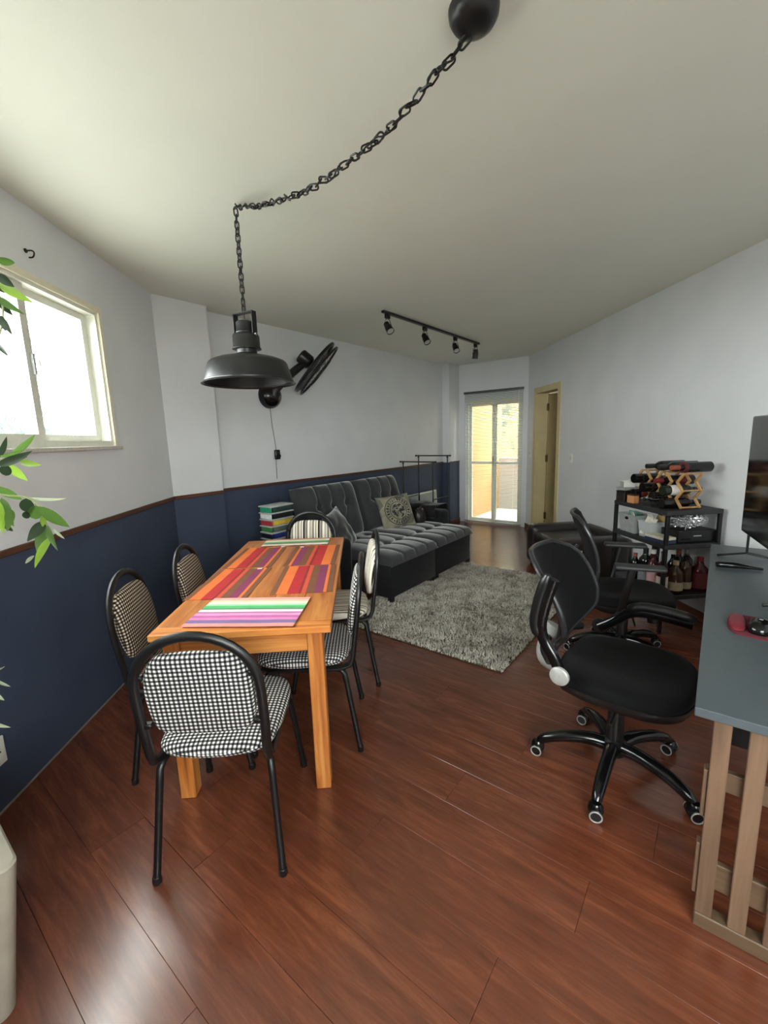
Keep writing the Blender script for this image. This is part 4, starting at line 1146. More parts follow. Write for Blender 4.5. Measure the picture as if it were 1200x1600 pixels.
    for i in range(nf):
        for j in range(nu):
            a = i * (nu + 1) + j; q = (a, a + 1, a + nu + 2, a + nu + 1); Fs.append(q[::-1]); Fs.append(tuple(x + m for x in q))
    MB().add(V, Fs).build('backrest', M_meshfab, t, True, None, None, 80)
    edge = [bpos(1, i / nf) for i in range(nf + 1)] + [bpos(1 - 2 * j / nu, 1) for j in range(1, nu)] + [bpos(-1, 1 - i / nf) for i in range(nf + 1)] + [bpos(-1 + 2 * j / nu, 0) for j in range(1, nu)]
    MB().tube([q + Vector((0, -.008, 0)) for q in edge], .0115, 8, True).build('back_frame', plain('back_frame_plastic', srgb(36, 37, 38), .32), t)
    if style == 0:
        # pale lumbar bracket joining the seat to the back
        b = MB()
        b.tube(bez([(0, -.12, seat_h - .075), (0, -.25, seat_h - .075), (0, -.312, seat_h - .05), (0, -.305, seat_h + .03), (0, -.27, seat_h + .12)], 18), .038, 12, ry=.020)
        b.build('back_bracket', M_silver, t)
        MB().tube(bez([(-.215, -.215, seat_h + .055), (-.13, -.27, seat_h + .06), (0, -.295, seat_h + .06), (.13, -.27, seat_h + .06), (.215, -.215, seat_h + .055)], 16), .018, 10).build('lumbar_bar', M_blkplast, t)
    else:
        b = MB()
        for sg in (-1, 1):
            b.tube(bez([(sg * .05, -.12, seat_h - .07), (sg * .05, -.27, seat_h - .05), (sg * .055, -.335, seat_h + .06), (sg * .09, -.33, seat_h + .20), (sg * .13, -.275, seat_h + .27)], 16), .015, 8)
        b.tube([(-.10, -.325, seat_h + .20), (.10, -.325, seat_h + .20)], .014, 8)
        b.build('back_bracket', plain('bracket_plastic', srgb(48, 49, 50), .4), t)
        MB().rbox((-.205, -.252, seat_h + .185), (.004, .02, .055), .001).build('maker_tag', M_white, t)
    for side, st in arms:      # side -1 left of sitter, +1 right
        if style == 0:
            piv = Vector((side * .272, -.15, seat_h + .045))
            ap = bpy.data.objects.new('armrest', None); COL.objects.link(ap); ap.parent = t; ap.location = piv
            # arm in its lowered position, pointing forwards
            ap.rotation_euler = (rad(st), 0, 0)
            MB().tube(bez([(0, 0, 0), (0, .06, .045), (0, .115, .095), (0, .18, .118), (0, .29, .116), (0, .37, .108)], 20), .024, 10, ry=.018).build('arm_beam', M_gloss, ap)
            MB().tube(bez([(0, .12, .118), (0, .18, .142), (0, .29, .142), (0, .38, .130)], 14), [.016] + [.023] * 12 + [.020, .013], 12).build('arm_pad', M_blkplast, ap)
            MB().lathe([(.0001, .014), (.031, .013), (.037, .008), (.038, -.002), (.0001, -.003)], 24, T(side * .016, 0, 0) @ Ry(side * pi / 2)).build('pivot_cap', M_silver if st else M_blkplast, ap)
        else:
            ap = bpy.data.objects.new('armrest', None); COL.objects.link(ap); ap.parent = t; ap.location = (side * .275, 0, 0)
            MB().tube([(-side * .10, -.06, seat_h - .055), (-side * .02, -.06, seat_h - .05), (0, -.055, seat_h - .02), (0, -.005, seat_h + .245)], .017, 10, ry=.024).build('arm_post', M_blkplast, ap)
            MB().rbox((0, .03, seat_h + .255), (.085, .26, .026), .012, 3).build('arm_pad', plain('arm_pad_rubber', srgb(44, 45, 46), .5), ap)
    return t
f1 = math.atan2(-N2.y, -N2.x) - pi / 2
office_chair((.97, 1.685, 0), f1 - rad(3), 'black mesh office chair with silver brackets and one armrest folded up, at the grey desk', ((1, 80), (-1, 0)), rad(56), .475, .955, 0, 'two office chairs at the desk')
office_chair((1.535, 2.665, 0), math.atan2(-.36, .93) - pi / 2, 'black mesh office chair with chrome piston and fixed flat armrests, before the bottle shelf', ((1, 0), (-1, 0)), rad(40), .425, .945, 1, 'two office chairs at the desk')

# ================================================================== leather armchair by the door
ac = thing('armchair', 'low dark brown leather armchair beside the cream door', 'armchair', AP(2.235, 4.30, 0), RA)
for y in (-.37, .37):
    MB().rbox((-.03, y, .24), (.66, .20, .44), .06, 4).build('arm', M_leather, ac)
MB().rbox((-.02, 0, .15), (.62, .55, .24), .03).build('seat_base', M_leather, ac)
MB().rbox((-.05, 0, .33), (.62, .535, .15), .055, 4).build('seat_cushion', M_leather, ac)
MB().rbox((.25, 0, .27), (.12, .54, .40), .05, 3).build('backrest', M_leather, ac)
for x in (-.3, .22):
    for y in (-.4, .4): MB().lathe([(.02, 0), (.025, .03), (.0001, .031)], 10, T(x, y, 0)).build('foot', M_blkplast, ac)

# ================================================================== desk
DS0, DS1, DT1 = 1.288, 3.305, -.60
desk = thing('desk', 'long grey-topped desk with slatted wooden end frames', 'desk', SP((DS0 + DS1) / 2, DT1 / 2, 0), RS)
DCX, DCY = (DS0 + DS1) / 2, DT1 / 2
MB().rbox2((DS0 - DCX, DT1 - DCY, .725), (DS1 - DCX, 0 - DCY, .75), .002, 1).build('desktop', M_desk, desk, False)
slat_me = MB().rbox((0, 0, .386), (.020, .040, .677), .002, 1).mesh('slat', M_deskwood, False)
for (sx, nm) in ((1.385, 0), (3.20, 1)):
    fr_ = bpy.data.objects.new('end_frame', None); COL.objects.link(fr_); fr_.parent = desk; fr_.location = (sx + .01 - DCX, 0, 0)
    for i in range(7):
        link('slat', slat_me, fr_, (0, -.045 - .020 - i * .0765 - DCY, 0))
    for z0, z1 in ((.665, .723), (.455, .515), (.13, .215)):
        MB().rbox2((.0105, -.555 - DCY, z0), (.030, -.040 - DCY, z1), .002, 1).build('rail', M_deskwood_y, fr_, False)
    MB().rbox2((-.012, -.560 - DCY, 0), (.030, -.044 - DCY, .047), .003, 1).build('base_rail', M_deskwood_y, fr_, False)
    for z0, z1 in ((.36, .51), (.10, .27)):
        MB().rbox2((.0, -.045 - DCY, z0), (.030, -.034 - DCY, z1), .002, 1).build('corner_block', M_deskwood, fr_, False)
MB().rbox2((1.42 - DCX, -.57 - DCY, .60), (3.19 - DCX, -.545 - DCY, .72), .002, 1).build('back_beam', M_deskwood_y, desk, False)
MB().rbox2((1.62 - DCX, -.52 - DCY, .47), (2.05 - DCX, -.09 - DCY, .724), .006, 1).build('hanging_drawer', M_blkplast, desk, False)
# items on the desk
DZ = .7505
tv = thing('television', 'large black flat screen standing on the far half of the grey desk', 'television', (1.785, 1.935, DZ), rad(63))
MB().rbox((0, -.012, .450), (1.0, .028, .630), .005, 2).build('bezel', M_gloss, tv)
MB().box((0, .0025, .455), (.985, .002, .605)).build('screen', plain('tv_screen', srgb(9, 10, 11), .12, 0, .5, var=.01), tv, False)
MB().rbox((0, -.04, .36), (.50, .045, .34), .015).build('rear_housing', M_blkplast, tv)
for sg in (-1, 1):
    MB().tube([(sg * .40, -.01, .15), (sg * .40, -.01, .03), (sg * .40, .12, .0075)], .007, 6).tube([(sg * .40, -.01, .03), (sg * .40, -.12, .0075)], .007, 6).build('foot', M_blkplast, tv)
mp = thing('mouse_pad', 'dark red mouse pad with rounded wrist rest on the grey desk', 'mouse pad', SP(1.955, -.205, DZ), RS)
MB().prism(resample([(-.10, -.13), (.10, -.13), (.11, .08), (.085, .135), (-.085, .135), (-.11, .08)], 40, 2), 0, .004).build('mat', fabric('red_mat', srgb(96, 30, 40), .8, .08, sheen=.05), mp)
MB().pad([(-.085, -.025), (.085, -.025), (.085, .025), (-.085, .025)], [(.5, 0), (.95, 0), (1, .004), (.98, .010), (.85, .015), (.5, .017), (.2, .017)], T(0, .108, .004), 32).build('wrist_rest', fabric('red_gel', srgb(110, 34, 44), .6, .06, sheen=.05), mp)
ms = thing('computer_mouse', 'black computer mouse on the dark red pad', 'mouse', SP(1.925, -.160, DZ + .0045), RS + rad(80))
MB().pad([(-.032, -.055), (.032, -.055), (.034, .02), (.022, .058), (-.022, .058), (-.034, .02)], [(.5, 0), (.96, 0), (1.0, .006), (.98, .016), (.88, .027), (.66, .035), (.3, .038)], None, 36, sm=2).build('shell', M_gloss, ms)
MB().lathe([(.0001, -.003), (.009, -.003), (.009, .003), (.0001, .003)], 12, T(0, .03, .031) @ Ry(pi / 2)).build('scroll_wheel', M_blkplast, ms)
MB().rbox((.0, -.005, .0375), (.012, .004, .002), .001, 1).build('side_mark', M_white, ms)
pq = px_z(1118, 886, DZ); pq2 = px_z(1192, 892, DZ); dq = pq2 - pq
o = MB().tube(bez([(0, 0, .016), (.06, 0, .017), (.12, 0, .013), (dq.length, 0, .008)], 16), [.012] + [.016] * 5 + [.0155, .015, .014, .013, .012, .011, .010, .009, .008, .0075, .006], 12, ry=None).build('handheld_gadget', M_gloss, None, True, (pq.x, pq.y, DZ), (0, 0, math.atan2(dq.y, dq.x)))
tag(o, 'slim tapering black handheld gadget lying on the grey desk', 'gadget')

# ================================================================== bottle shelf
SHR = math.atan2(.09, .996)
SHP = Vector((1.955, 2.93, 0))
SW, SD = .42, .60
sh = thing('shelving_unit', 'black plastic shelf loaded with bottles and bins by the pale wall', 'shelf', SHP, SHR)
def SH(x, y, z=0.0): return SHP + Matrix.Rotation(SHR, 3, 'Z') @ Vector((x, y, z))
for z in (.90, .66, .285):
    b = MB().rbox2((0, 0, z - .032), (SW, SD, z), .004, 1)
    o = b.build('shelf_board', M_shelf, sh, False)
for x in (.014, SW - .014):
    for y in (.014, SD - .014):
        MB().rbox2((x - .013, y - .013, 0), (x + .013, y + .013, .868), .004, 1).build('post', M_blkplast, sh, False)
M_bott = {}
def glassy(name, c, rough=.12):
    if name not in M_bott: M_bott[name] = plain('bottle_' + name, c, rough, 0, .5, var=.02)
    return M_bott[name]
WINE = [(.0001, 0), (.034, 0), (.0375, .004), (.0375, .175), (.034, .198), (.020, .222), (.0150, .238), (.0145, .285), (.0165, .286), (.0165, .298), (.0001, .300)]
SPIRIT = [(.0001, 0), (.038, 0), (.041, .004), (.041, .16), (.037, .185), (.020, .207), (.0155, .22), (.0155, .255), (.0001, .256)]
DECAN = [(.0001, 0), (.046, 0), (.05, .005), (.05, .13), (.045, .15), (.022, .175), (.017, .20), (.017, .22), (.0001, .221)]
def bottle(p, rot, prof, glass, cap, lab, label, group, s=1.0, capz=None, band=(.045, .135)):
    t = thing('bottle', label, 'bottle', p, 0, group)
    t.rotation_euler = rot
    zt = prof[-1][1]; rn = prof[-3][0]; rb = max(q[0] for q in prof)
    MB().lathe([(r * s, z * s) for r, z in prof], 20).build('glass_body', glass, t)
    if cap: MB().lathe([(rn * s + .0012, (zt - (capz or .05)) * s), (rn * s + .0016, (zt + .001) * s), (.0001, (zt + .003) * s)], 16).build('cap', cap, t)
    if lab:
        n = 20; MB().lathe([((rb + .0006) * s, band[0] * s), ((rb + .0006) * s, band[1] * s)], n).build('label', lab, t)
    return t
_lathe = MB.lathe
CAPW, CAPB, CAPR = plain('cap_white', srgb(220, 218, 210), .4), plain('cap_black', srgb(24, 24, 26), .4), plain('cap_red', srgb(120, 30, 36), .4)
CAPG, CAPC = plain('foil_silver', srgb(200, 198, 190), .3, .6), plain('cork', srgb(186, 160, 124), .8)
CAPO = plain('cap_rust', srgb(150, 74, 52), .45)
LABP, LABW, LABG, LABK = plain('label_pink', srgb(222, 172, 178), .6), plain('label_white', srgb(228, 226, 220), .6), plain('label_grey', srgb(120, 126, 132), .6), plain('label_cream', srgb(186, 172, 140), .6)
LABR = plain('label_red', srgb(92, 26, 32), .6)
GD, GG, GA, GR_, GC = glassy('dark', srgb(18, 17, 17)), glassy('green', srgb(24, 34, 24)), glassy('amber', srgb(66, 38, 22)), glassy('rose', srgb(72, 20, 28)), glassy('clear', srgb(120, 122, 118))
GB = 'bottles on the low board of the shelf'
zb = .2855
def bt(x, y, *a, **k): return bottle(SH(x, y, zb), (0, 0, 0), *a, **k)
bt(.075, .10, WINE, GR_, CAPG, LABW, 'sparkling wine bottle with silver foil neck and white label', GB, 1.0, .10, (.02, .12))
bt(.065, .19, WINE, GR_, CAPW, LABP, 'bottle with white cap and large pink label', GB, .98, .03, (.02, .14))
bt(.070, .28, SPIRIT, GD, CAPB, LABG, 'dark bottle with black cap and grey label', GB, 1.1, .03, (.02, .12))
bt(.060, .38, SPIRIT, GD, CAPO, None, 'short dark bottle with small rust orange top', GB, .85, .03)
bt(.16, .08, DECAN, GA, CAPC, LABK, 'squat amber whisky bottle with cork stopper', GB, 1.05, .03, (.02, .08))
bt(.215, .18, WINE, GD, CAPW, None, 'tall dark wine bottle with white cap between amber ones', GB, .95, .03)
bt(.257, .10, SPIRIT, GA, CAPB, LABK, 'amber spirit bottle with cream label low on the body', GB, 1.0, .03, (.02, .07))
bt(.288, .215, WINE, GG, CAPO, None, 'green wine bottle with rust coloured foil', GB, 1.0, .06)
bt(.358, .09, DECAN, GR_, CAPR, LABR, 'wide dark red liqueur bottle with red stopper', GB, 1.12, .05, (.02, .12))
bt(.370, .235, SPIRIT, GC, CAPG, LABW, 'clear glass bottle with pale label at the wall side', GB, 1.05, .03)
bt(.165, .315, WINE, GG, CAPB, LABW, 'green wine bottle with black foil behind the pink-labelled one', GB, 1.0, .06)
# middle board -------------------------------------------------------------
zm = .6605
vc = thing('electronic_box', 'flat black electronic box on the middle shelf under the silver tinsel', 'electronics', SH(.262, .115, zm), SHR)
MB().rbox((0, 0, .045), (.29, .17, .085), .006, 2).build('case', M_blkplast, vc, False)
MB().rbox((.0, -.0855, .05), (.06, .002, .008), .0005, 1).build('badge', M_silver, vc, False)
MB().rbox((-.09, -.0855, .03), (.07, .002, .012), .0005, 1).build('front_slot', M_gloss, vc, False)
for x in (-.12, .12): MB().rbox((x, 0, .0012), (.02, .14, .0024), .0005, 1).build('foot', M_blkplast, vc, False)
bk = tag(MB().rbox((0, 0, .012), (.10, .19, .024), .002, 1).build('book', plain('navy_cover', srgb(44, 56, 84), .5), None, False, SH(.055, .125, zm), (0, 0, SHR)), 'navy blue book lying at the front corner of the middle shelf', 'book')
bk2 = tag(MB().rbox((0, 0, .010), (.095, .18, .020), .002, 1).build('book', plain('cream_cover', srgb(210, 204, 186), .5), None, False, SH(.056, .126, zm + .0245), (0, 0, SHR + rad(6))), 'cream book on top of the navy one on the middle shelf', 'book')
# tinsel: crinkled foil bundle
def crinkle(r, n=4, sd=0.0, amp=.28, freq=9):
    bm = bmesh.new(); bmesh.ops.create_icosphere(bm, subdivisions=n, radius=1.0)
    for v in bm.verts:
        p = v.co.copy(); k = 1 + amp * mnoise.noise(p * freq + Vector((sd, 1, 2))) + amp * .7 * mnoise.noise(p * freq * 2.6)
        v.co = Vector((p.x * r[0] * k, p.y * r[1] * k, p.z * r[2] * k))
    zmin = min(v.co.z for v in bm.verts)
    for v in bm.verts: v.co.z -= zmin
    me = bpy.data.meshes.new('foil'); bm.to_mesh(me); bm.free(); return me
me = crinkle((.130, .065, .050), 5); me.materials.append(plain('silver_foil', srgb(214, 214, 216), .18, .95, var=.02))
tag(link('tinsel_bundle', me, None, SH(.25, .112, zm + .088), (0, 0, SHR)), 'crumpled bundle of shiny silver tinsel on the black electronic box', 'tinsel')
def bin_(name, x, y, w, d, h, mat, label, slot):
    t = thing(name, label, 'bin', SH(x, y, zm), SHR)
    b = MB(); k = .86; th = .004
    lo = [(-w / 2 * k, -d / 2 * k), (w / 2 * k, -d / 2 * k), (w / 2 * k, d / 2 * k), (-w / 2 * k, d / 2 * k)]; hi = [(a / k, c / k) for a, c in lo]
    V = [(a, c, .0) for a, c in lo] + [(a, c, h) for a, c in hi] + [(a * .95, c * .95, h) for a, c in hi] + [(a * .95, c * .95, th) for a, c in lo]
    Fs = [(3, 2, 1, 0)] + [(i, (i + 1) % 4, 4 + (i + 1) % 4, 4 + i) for i in range(4)] + [(4 + i, 4 + (i + 1) % 4, 8 + (i + 1) % 4, 8 + i) for i in range(4)] + [(8 + i, 8 + (i + 1) % 4, 12 + (i + 1) % 4, 12 + i) for i in range(4)] + [(12, 13, 14, 15)]
    b.add(V, Fs); b.build('body', mat, t, False)
    MB().tube([(a * 1.01, c * 1.01, h) for a, c in hi], .005, 6, True).build('rim', mat, t)
    if slot: MB().lathe([(.0001, .001), (.012, .001), (.012, -.001), (.0001, -.001)], 14, T(-w / 2 * .985, 0, h * .80) @ Ry(-pi / 2), 1, 1.7).build('grip_hole', M_blkplast, t)
    return t
gb = bin_('storage_bin', .10, .468, .15, .20, .14, plain('grey_bin', srgb(150, 152, 150), .5), 'grey plastic bin with grip hole and green wrapping on the middle shelf', True)
cb = bin_('storage_bin', .11, .272, .16, .13, .115, clear_plastic('frosted_bin', srgb(206, 210, 212), .75), 'frosted pale bin of papers on the middle shelf', False)
M_paper = plain('papers', srgb(206, 202, 186), .8, var=.1)
M_green = plain('green_wrap', srgb(92, 138, 124), .5)
for t_, items in ((gb, ((.02, .03, .10, M_green, 14), (-.03, -.04, .12, M_paper, -20), (.0, .06, .11, M_green, 30))), (cb, ((-.04, 0, .10, M_paper, 24), (.0, .02, .12, M_paper, -12), (.04, -.01, .11, plain('tan_card', srgb(178, 148, 96), .7), 18)))):
    for x, y, h, m, an in items:
        MB().rbox((0, 0, 0), (.004, .085, .14), .001, 1).build('folded_sheet', m, t_, False, (x, y, h - .02), (rad(an * .4), rad(an), rad(an)))
# top board: wine rack -----------------------------------------------------------
zt = .9005
wr = thing('wine_rack', 'folding wooden zigzag wine rack on top of the black shelf', 'wine rack', SH(.20, .05, zt), SHR)
M_beech = wood('beech', [(.3, srgb(176, 128, 76)), (.7, srgb(214, 170, 112))], axis=2, scale=8, rough=.5)
cy_, cz_ = .105, .118
NC, NR = 4, 2
for x in (-.065, .075):
    for j in range(NC + 1):
        for r in range(NR):
            y0 = j * cy_
            for half_ in (0, 1):
                za, zb_ = r * cz_ + half_ * cz_ / 2, r * cz_ + (half_ + 1) * cz_ / 2
                off = cy_ / 2
                ya, yb = (y0, y0 + off * (1 if j % 2 == 0 else 1)) if half_ == 0 else (y0 + off, y0)
                if j % 2: ya, yb = (y0 + off, y0) if half_ == 0 else (y0, y0 + off)
                a, c = Vector((x, ya, za + .012)), Vector((x, yb, zb_ + .012)); d = c - a
                M = aim((a + c) / 2, d, (1, 0, 0))
                MB().rbox((0, 0, 0), (.018, .014, d.length + .010), .002, 1, M).build('strut', M_beech, wr, False)
for j in range(NC + 1):
    for z in (.012, cz_ + .012, 2 * cz_ + .012):
        y = j * cy_ + (cy_ / 2 if j % 2 else 0)
        MB().tube([(-.07, y, z + .002), (.08, y, z + .002)], .006, 8).build('cross_rod', M_beech, wr)
GW = 'wine bottles in the wooden rack'
wl = [('dark wine bottle with black foil, in the wooden rack', GD, CAPB, None), ('dark wine bottle with wine red foil, in the wooden rack', GD, CAPR, LABR), ('green wine bottle with white label, in the wooden rack', GG, CAPB, LABW), ('dark wine bottle with rust foil, in the wooden rack', GD, CAPO, None)]
RWt = Matrix.Rotation(SHR, 4, 'Z')
n_b = 0
for r in range(2):
    for j in range(NC):
        lab, gl, cp, lb = wl[(j * 3 + r * 2) % 4]
        yb_ = .05 + j * cy_ + cy_ * (.75 if (j % 2 == 0) else .25) + (.0 if r == 0 else .0)
        yb_ = .05 + (j + .5) * cy_ + cy_ * .25
        zz_ = (zt + .012 + r * cz_ + cz_ / 2) if j % 2 else (zt + .0378 if r == 0 else zt + .012 + cz_)
        flip = (j + r) % 3 == 2
        base = SH(.045 if not flip else .36, yb_, zz_)
        t = bottle(base, (0, 0, 0), WINE, gl, cp, lb, lab.replace('in the', 'low in the' if r == 0 else 'high in the'), GW, .98, .06, (.05, .13))
        t.rotation_euler = (0, pi / 2 if not flip else -pi / 2, SHR)
for i, (y, sh_) in enumerate(((.09, .075), (.20, .05), (.31, .02))):
    t = bottle(SH(.335 + sh_ * .4, y, zt + 2 * cz_ + .018 + .0385), (0, -pi / 2, SHR), WINE, GD if i != 1 else GG, CAPB if i else CAPO, None if i else LABR,
               ('dark wine bottle with red label lying on top of the rack', 'green wine bottle lying on top of the rack', 'dark wine bottle with black foil lying on top of the rack')[i], 'wine bottles lying on the rack', .98, .06, (.19, .215))
def small_box(name, x, y, z, s, mat, yaw, label, cat, lid=None):
    t = thing(name, label, cat, SH(x, y, z), SHR + yaw)
    MB().rbox((0, 0, s[2] / 2), s, .003, 1).build('body', mat, t, False)
    if lid: MB().rbox((0, 0, s[2] + .004), (s[0] + .004, s[1] + .004, .008), .002, 1).build('lid', lid, t, False)
    return t
M_strp = stripes('striped_carton', [(0, srgb(206, 206, 202)), (.5, srgb(60, 60, 62))], .022, 1, 'OBJ', .6)
small_box('pouch', .066, .545, zt, (.12, .09, .075), M_leather, rad(8), 'soft black pouch at the back corner of the shelf top', 'pouch', M_blkplast)
small_box('tray', .08, .545, zt + .0885, (.15, .10, .022), plain('grey_tray', srgb(150, 150, 148), .5), rad(4), 'flat grey tray stacked on the black pouch', 'tray')
small_box('carton', .07, .545, zt + .1115, (.09, .08, .045), M_strp, rad(-12), 'small black and white striped carton on the grey tray', 'carton', LABW)
small_box('carton', .035, .42, zt, (.05, .07, .060), plain('tan_carton', srgb(190, 132, 84), .6), rad(5), 'small tan carton in front of the wine rack', 'carton', plain('brown_lid', srgb(70, 44, 36), .5))
for i, (x, y) in enumerate(((.04, .27), (.045, .195))):
    t = thing('tumbler', ('small clear glass tumbler beside the tan carton', 'small clear glass tumbler by the shelf corner')[i], 'glass', SH(x, y, zt), SHR, 'tumblers on the shelf top')
    MB().lathe([(.0001, 0), (.022, 0), (.024, .003), (.030, .062), (.0285, .062), (.023, .008), (.0001, .007)], 20).build('bowl', glass_mat('tumbler_glass', (.86, .88, .88, 1)), t)
    MB().tube([(.0296 * math.cos(2 * pi * k / 20), .0296 * math.sin(2 * pi * k / 20), .062) for k in range(20)], .0012, 5, True).build('rim', GC, t)

# ================================================================== stacked plastic boxes on a stool
st_ = thing('stool', 'low dark wooden stool under the stacked plastic boxes', 'stool', SP(2.405, 3.105, 0), RS)
M_dkwood = wood('stool_wood', [(.3, srgb(70, 46, 34)), (.7, srgb(116, 80, 58))], axis=0, scale=6, rough=.5)
MB().rbox((-.03, .0, .553), (.36, .30, .028), .004, 1).build('seat', M_dkwood, st_, False)
for x in (-.18, .12):
    for y in (-.12, .12): MB().rbox((x, y, .2695), (.032, .032, .539), .003, 1).build('leg', M_dkwood, st_, False)
M_lid = clear_plastic('clear_lid', srgb(216, 222, 220), .55)
boxc = [((164, 40, 52), (58, 62, 78), 'crimson and dark plastic box, lowest of the stack'), ((34, 48, 124), (26, 28, 36), 'deep blue plastic box, second from the stool'),
        ((88, 96, 88), (62, 112, 62), 'grey and green plastic box under the yellow one'), ((216, 184, 66), (168, 52, 62), 'yellow and red plastic box with clear lid'),
        ((26, 28, 30), (216, 218, 214), 'black and white plastic box under the green one'), ((40, 66, 58), (36, 140, 104), 'teal green plastic box on top of the stack')]
for i, (c1, c2, lab) in enumerate(boxc):
    z = .5675 + i * .0578
    t = thing('plastic_box', lab, 'box', SP(2.425, 3.095, z), RS + rad(random.uniform(-2.5, 2.5)), 'stack of plastic boxes')
    w, d, h = .245, .150, .046
    MB().rbox((0.012, 0, h / 2), (w - .024, d, h), .006, 2).build('body', plain('box_a%d' % i, srgb(*c1), .35), t)
    MB().rbox((-w / 2 + .006, 0, h / 2), (.014, d - .004, h - .002), .004, 1).build('end_panel', plain('box_b%d' % i, srgb(*c2), .35), t)
    MB().rbox((0, 0, h + .0055), (w + .014, d + .014, .011), .004, 2).build('lid', M_lid, t)
    MB().tube([(-w / 2 - .006, -d / 2 - .006, h + .001), (w / 2 + .006, -d / 2 - .006, h + .001), (w / 2 + .006, d / 2 + .006, h + .001), (-w / 2 - .006, d / 2 + .006, h + .001)], .003, 6, True).build('lid_rim', M_gkt, t)
small = thing('wooden_coaster_box', 'little brown wooden tray beside the stacked plastic boxes', 'tray', SP(2.255, 3.05, .5675), RS)
MB().rbox((0, 0, .018), (.045, .14, .035), .003, 1).build('body', M_dkwood, small, False)
MB().rbox((0, -.03, .038), (.03, .06, .006), .002, 1).build('card', M_paper, small, False)

# ================================================================== garment rack and framed panel behind the sofa
gr = thing('garment_rack', 'black metal double garment rack behind the far end of the sofa', 'rack', SP(5.3, 3.3, 0), RS)
def spx(px, py, t):
    d = ray(px, py); k = t / d.dot(N2); P = Vector((0, 0, CAM_H)) + d * k; return P.dot(U2), P.z
tF, tBk = 3.02, 3.50
sA, zA = spx(675, 722, tF); sB_, zB = spx(698, 712, tF)
sA2, zA2 = spx(631, 723, tBk); sB2, zB2 = spx(655, 715, tBk)
for (s1, s2, z) in ((sA, sA2, zA), (sB_, sB2, zB)):
    sm = (s1 + s2) / 2
    o1, o2 = (sm - 5.3, tF - 3.3), (sm - 5.3, tBk - 3.3)
    for (x, y) in (o1, o2):
        MB().tube([(x, y, .0), (x, y, .62)], .012, 10).tube([(x, y, .62), (x, y, z)], .009, 10).build('post', M_blackm, gr)
        MB().lathe([(.0001, 0), (.014, 0), (.014, .04), (.0001, .041)], 12, T(x, y, z - .03)).build('joint', M_blkplast, gr)
    MB().tube([(o1[0], o1[1] - .04, z), (o2[0], o2[1] + .04, z)], .009, 10).build('hanging_rail', M_blackm, gr)
    for y in (o1[1] - .045, o2[1] + .045): MB().lathe([(.0001, -.008), (.013, -.008), (.013, .008), (.0001, .008)], 12, T(o1[0], y, z) @ Rx(pi / 2)).build('end_cap', M_blkplast, gr)
xa, xb = (sA + sA2) / 2 - 5.3, (sB_ + sB2) / 2 - 5.3
for y in (tF - 3.3, tBk - 3.3):
    MB().tube([(xa, y, .62), (xb, y, .62)], .009, 10).build('side_rail', M_blackm, gr)
    MB().tube([(xa, y, .10), (xb, y, .10)], .010, 10).build('base_rail', M_blackm, gr)
fp_ = thing('framed_panel', 'white framed pale panel leaning on the blue wall behind the rack', 'panel', SP(5.62, 3.575, 0), RS)
Mf = Rx(rad(-3.5))
fw_, fh = .84, .615
for (x0, x1, z0, z1) in ((-fw_ / 2, fw_ / 2, 0, .022), (-fw_ / 2, fw_ / 2, fh - .022, fh), (-fw_ / 2, -fw_ / 2 + .022, .022, fh - .022), (fw_ / 2 - .022, fw_ / 2, .022, fh - .022)):
    MB().box2((x0, -.012, z0), (x1, .012, z1), Mf).build('frame_bar', M_white, fp_, False)
MB().box2((-fw_ / 2 + .022, -.004, .022), (fw_ / 2 - .022, .004, fh - .022), Mf).build('panel_sheet', plain('pale_sheet', srgb(150, 164, 164), .3), fp_, False)

# ================================================================== wall fittings
def plate(P, N, w, h, label, kind):
    y = N.normalized(); x = y.cross(Vector((0, 0, 1))); 
    t = thing('wall_switch' if kind != 'socket' else 'wall_socket', label, 'switch' if kind != 'socket' else 'socket', P, 0)
    t.matrix_world = Matrix(((x.x, y.x, 0, P.x), (x.y, y.y, 0, P.y), (0, 0, 1, P.z), (0, 0, 0, 1)))
    MB().rbox((0, .005, 0), (w, .0095, h), .003, 2).build('plate', M_white, t)
    if kind == 'rocker': MB().rbox((0, .012, 0), (.022, .006, .04), .002, 1).build('rocker', plain('rocker_grey', srgb(196, 194, 186), .4), t)
    else:
        b = MB()
        for dx_ in (-.009, .009): b.lathe([(.0001, .0025), (.0035, .0025), (.0035, 0)], 8, T(dx_, .0095, 0) @ Rx(-pi / 2))
        b.build('pin_holes', M_blkplast, t)
    return t
dd = ray(829, 708); PB = Vector((0, 0, CAM_H)) + dd * (D3 / dd.dot(N3)); PB = PB + N3 * .0006
plate(PB, N3, .07, .11, 'white light switch between the balcony door and the cream door', 'rocker')
dd = ray(893, 716); PB = Vector((0, 0, CAM_H)) + dd * (D3 / dd.dot(N3)) + N3 * .0006
plate(PB, N3, .07, .11, 'white light switch on the pale wall right of the cream door', 'rocker')
dd = ray(-7, 1178); PB = Vector((0, 0, CAM_H)) + dd * (D1 / dd.dot(N1)) - N1 * .0006
plate(PB, -N1, .075, .115, 'cream wall socket low on the blue dado beside the plant', 'socket')
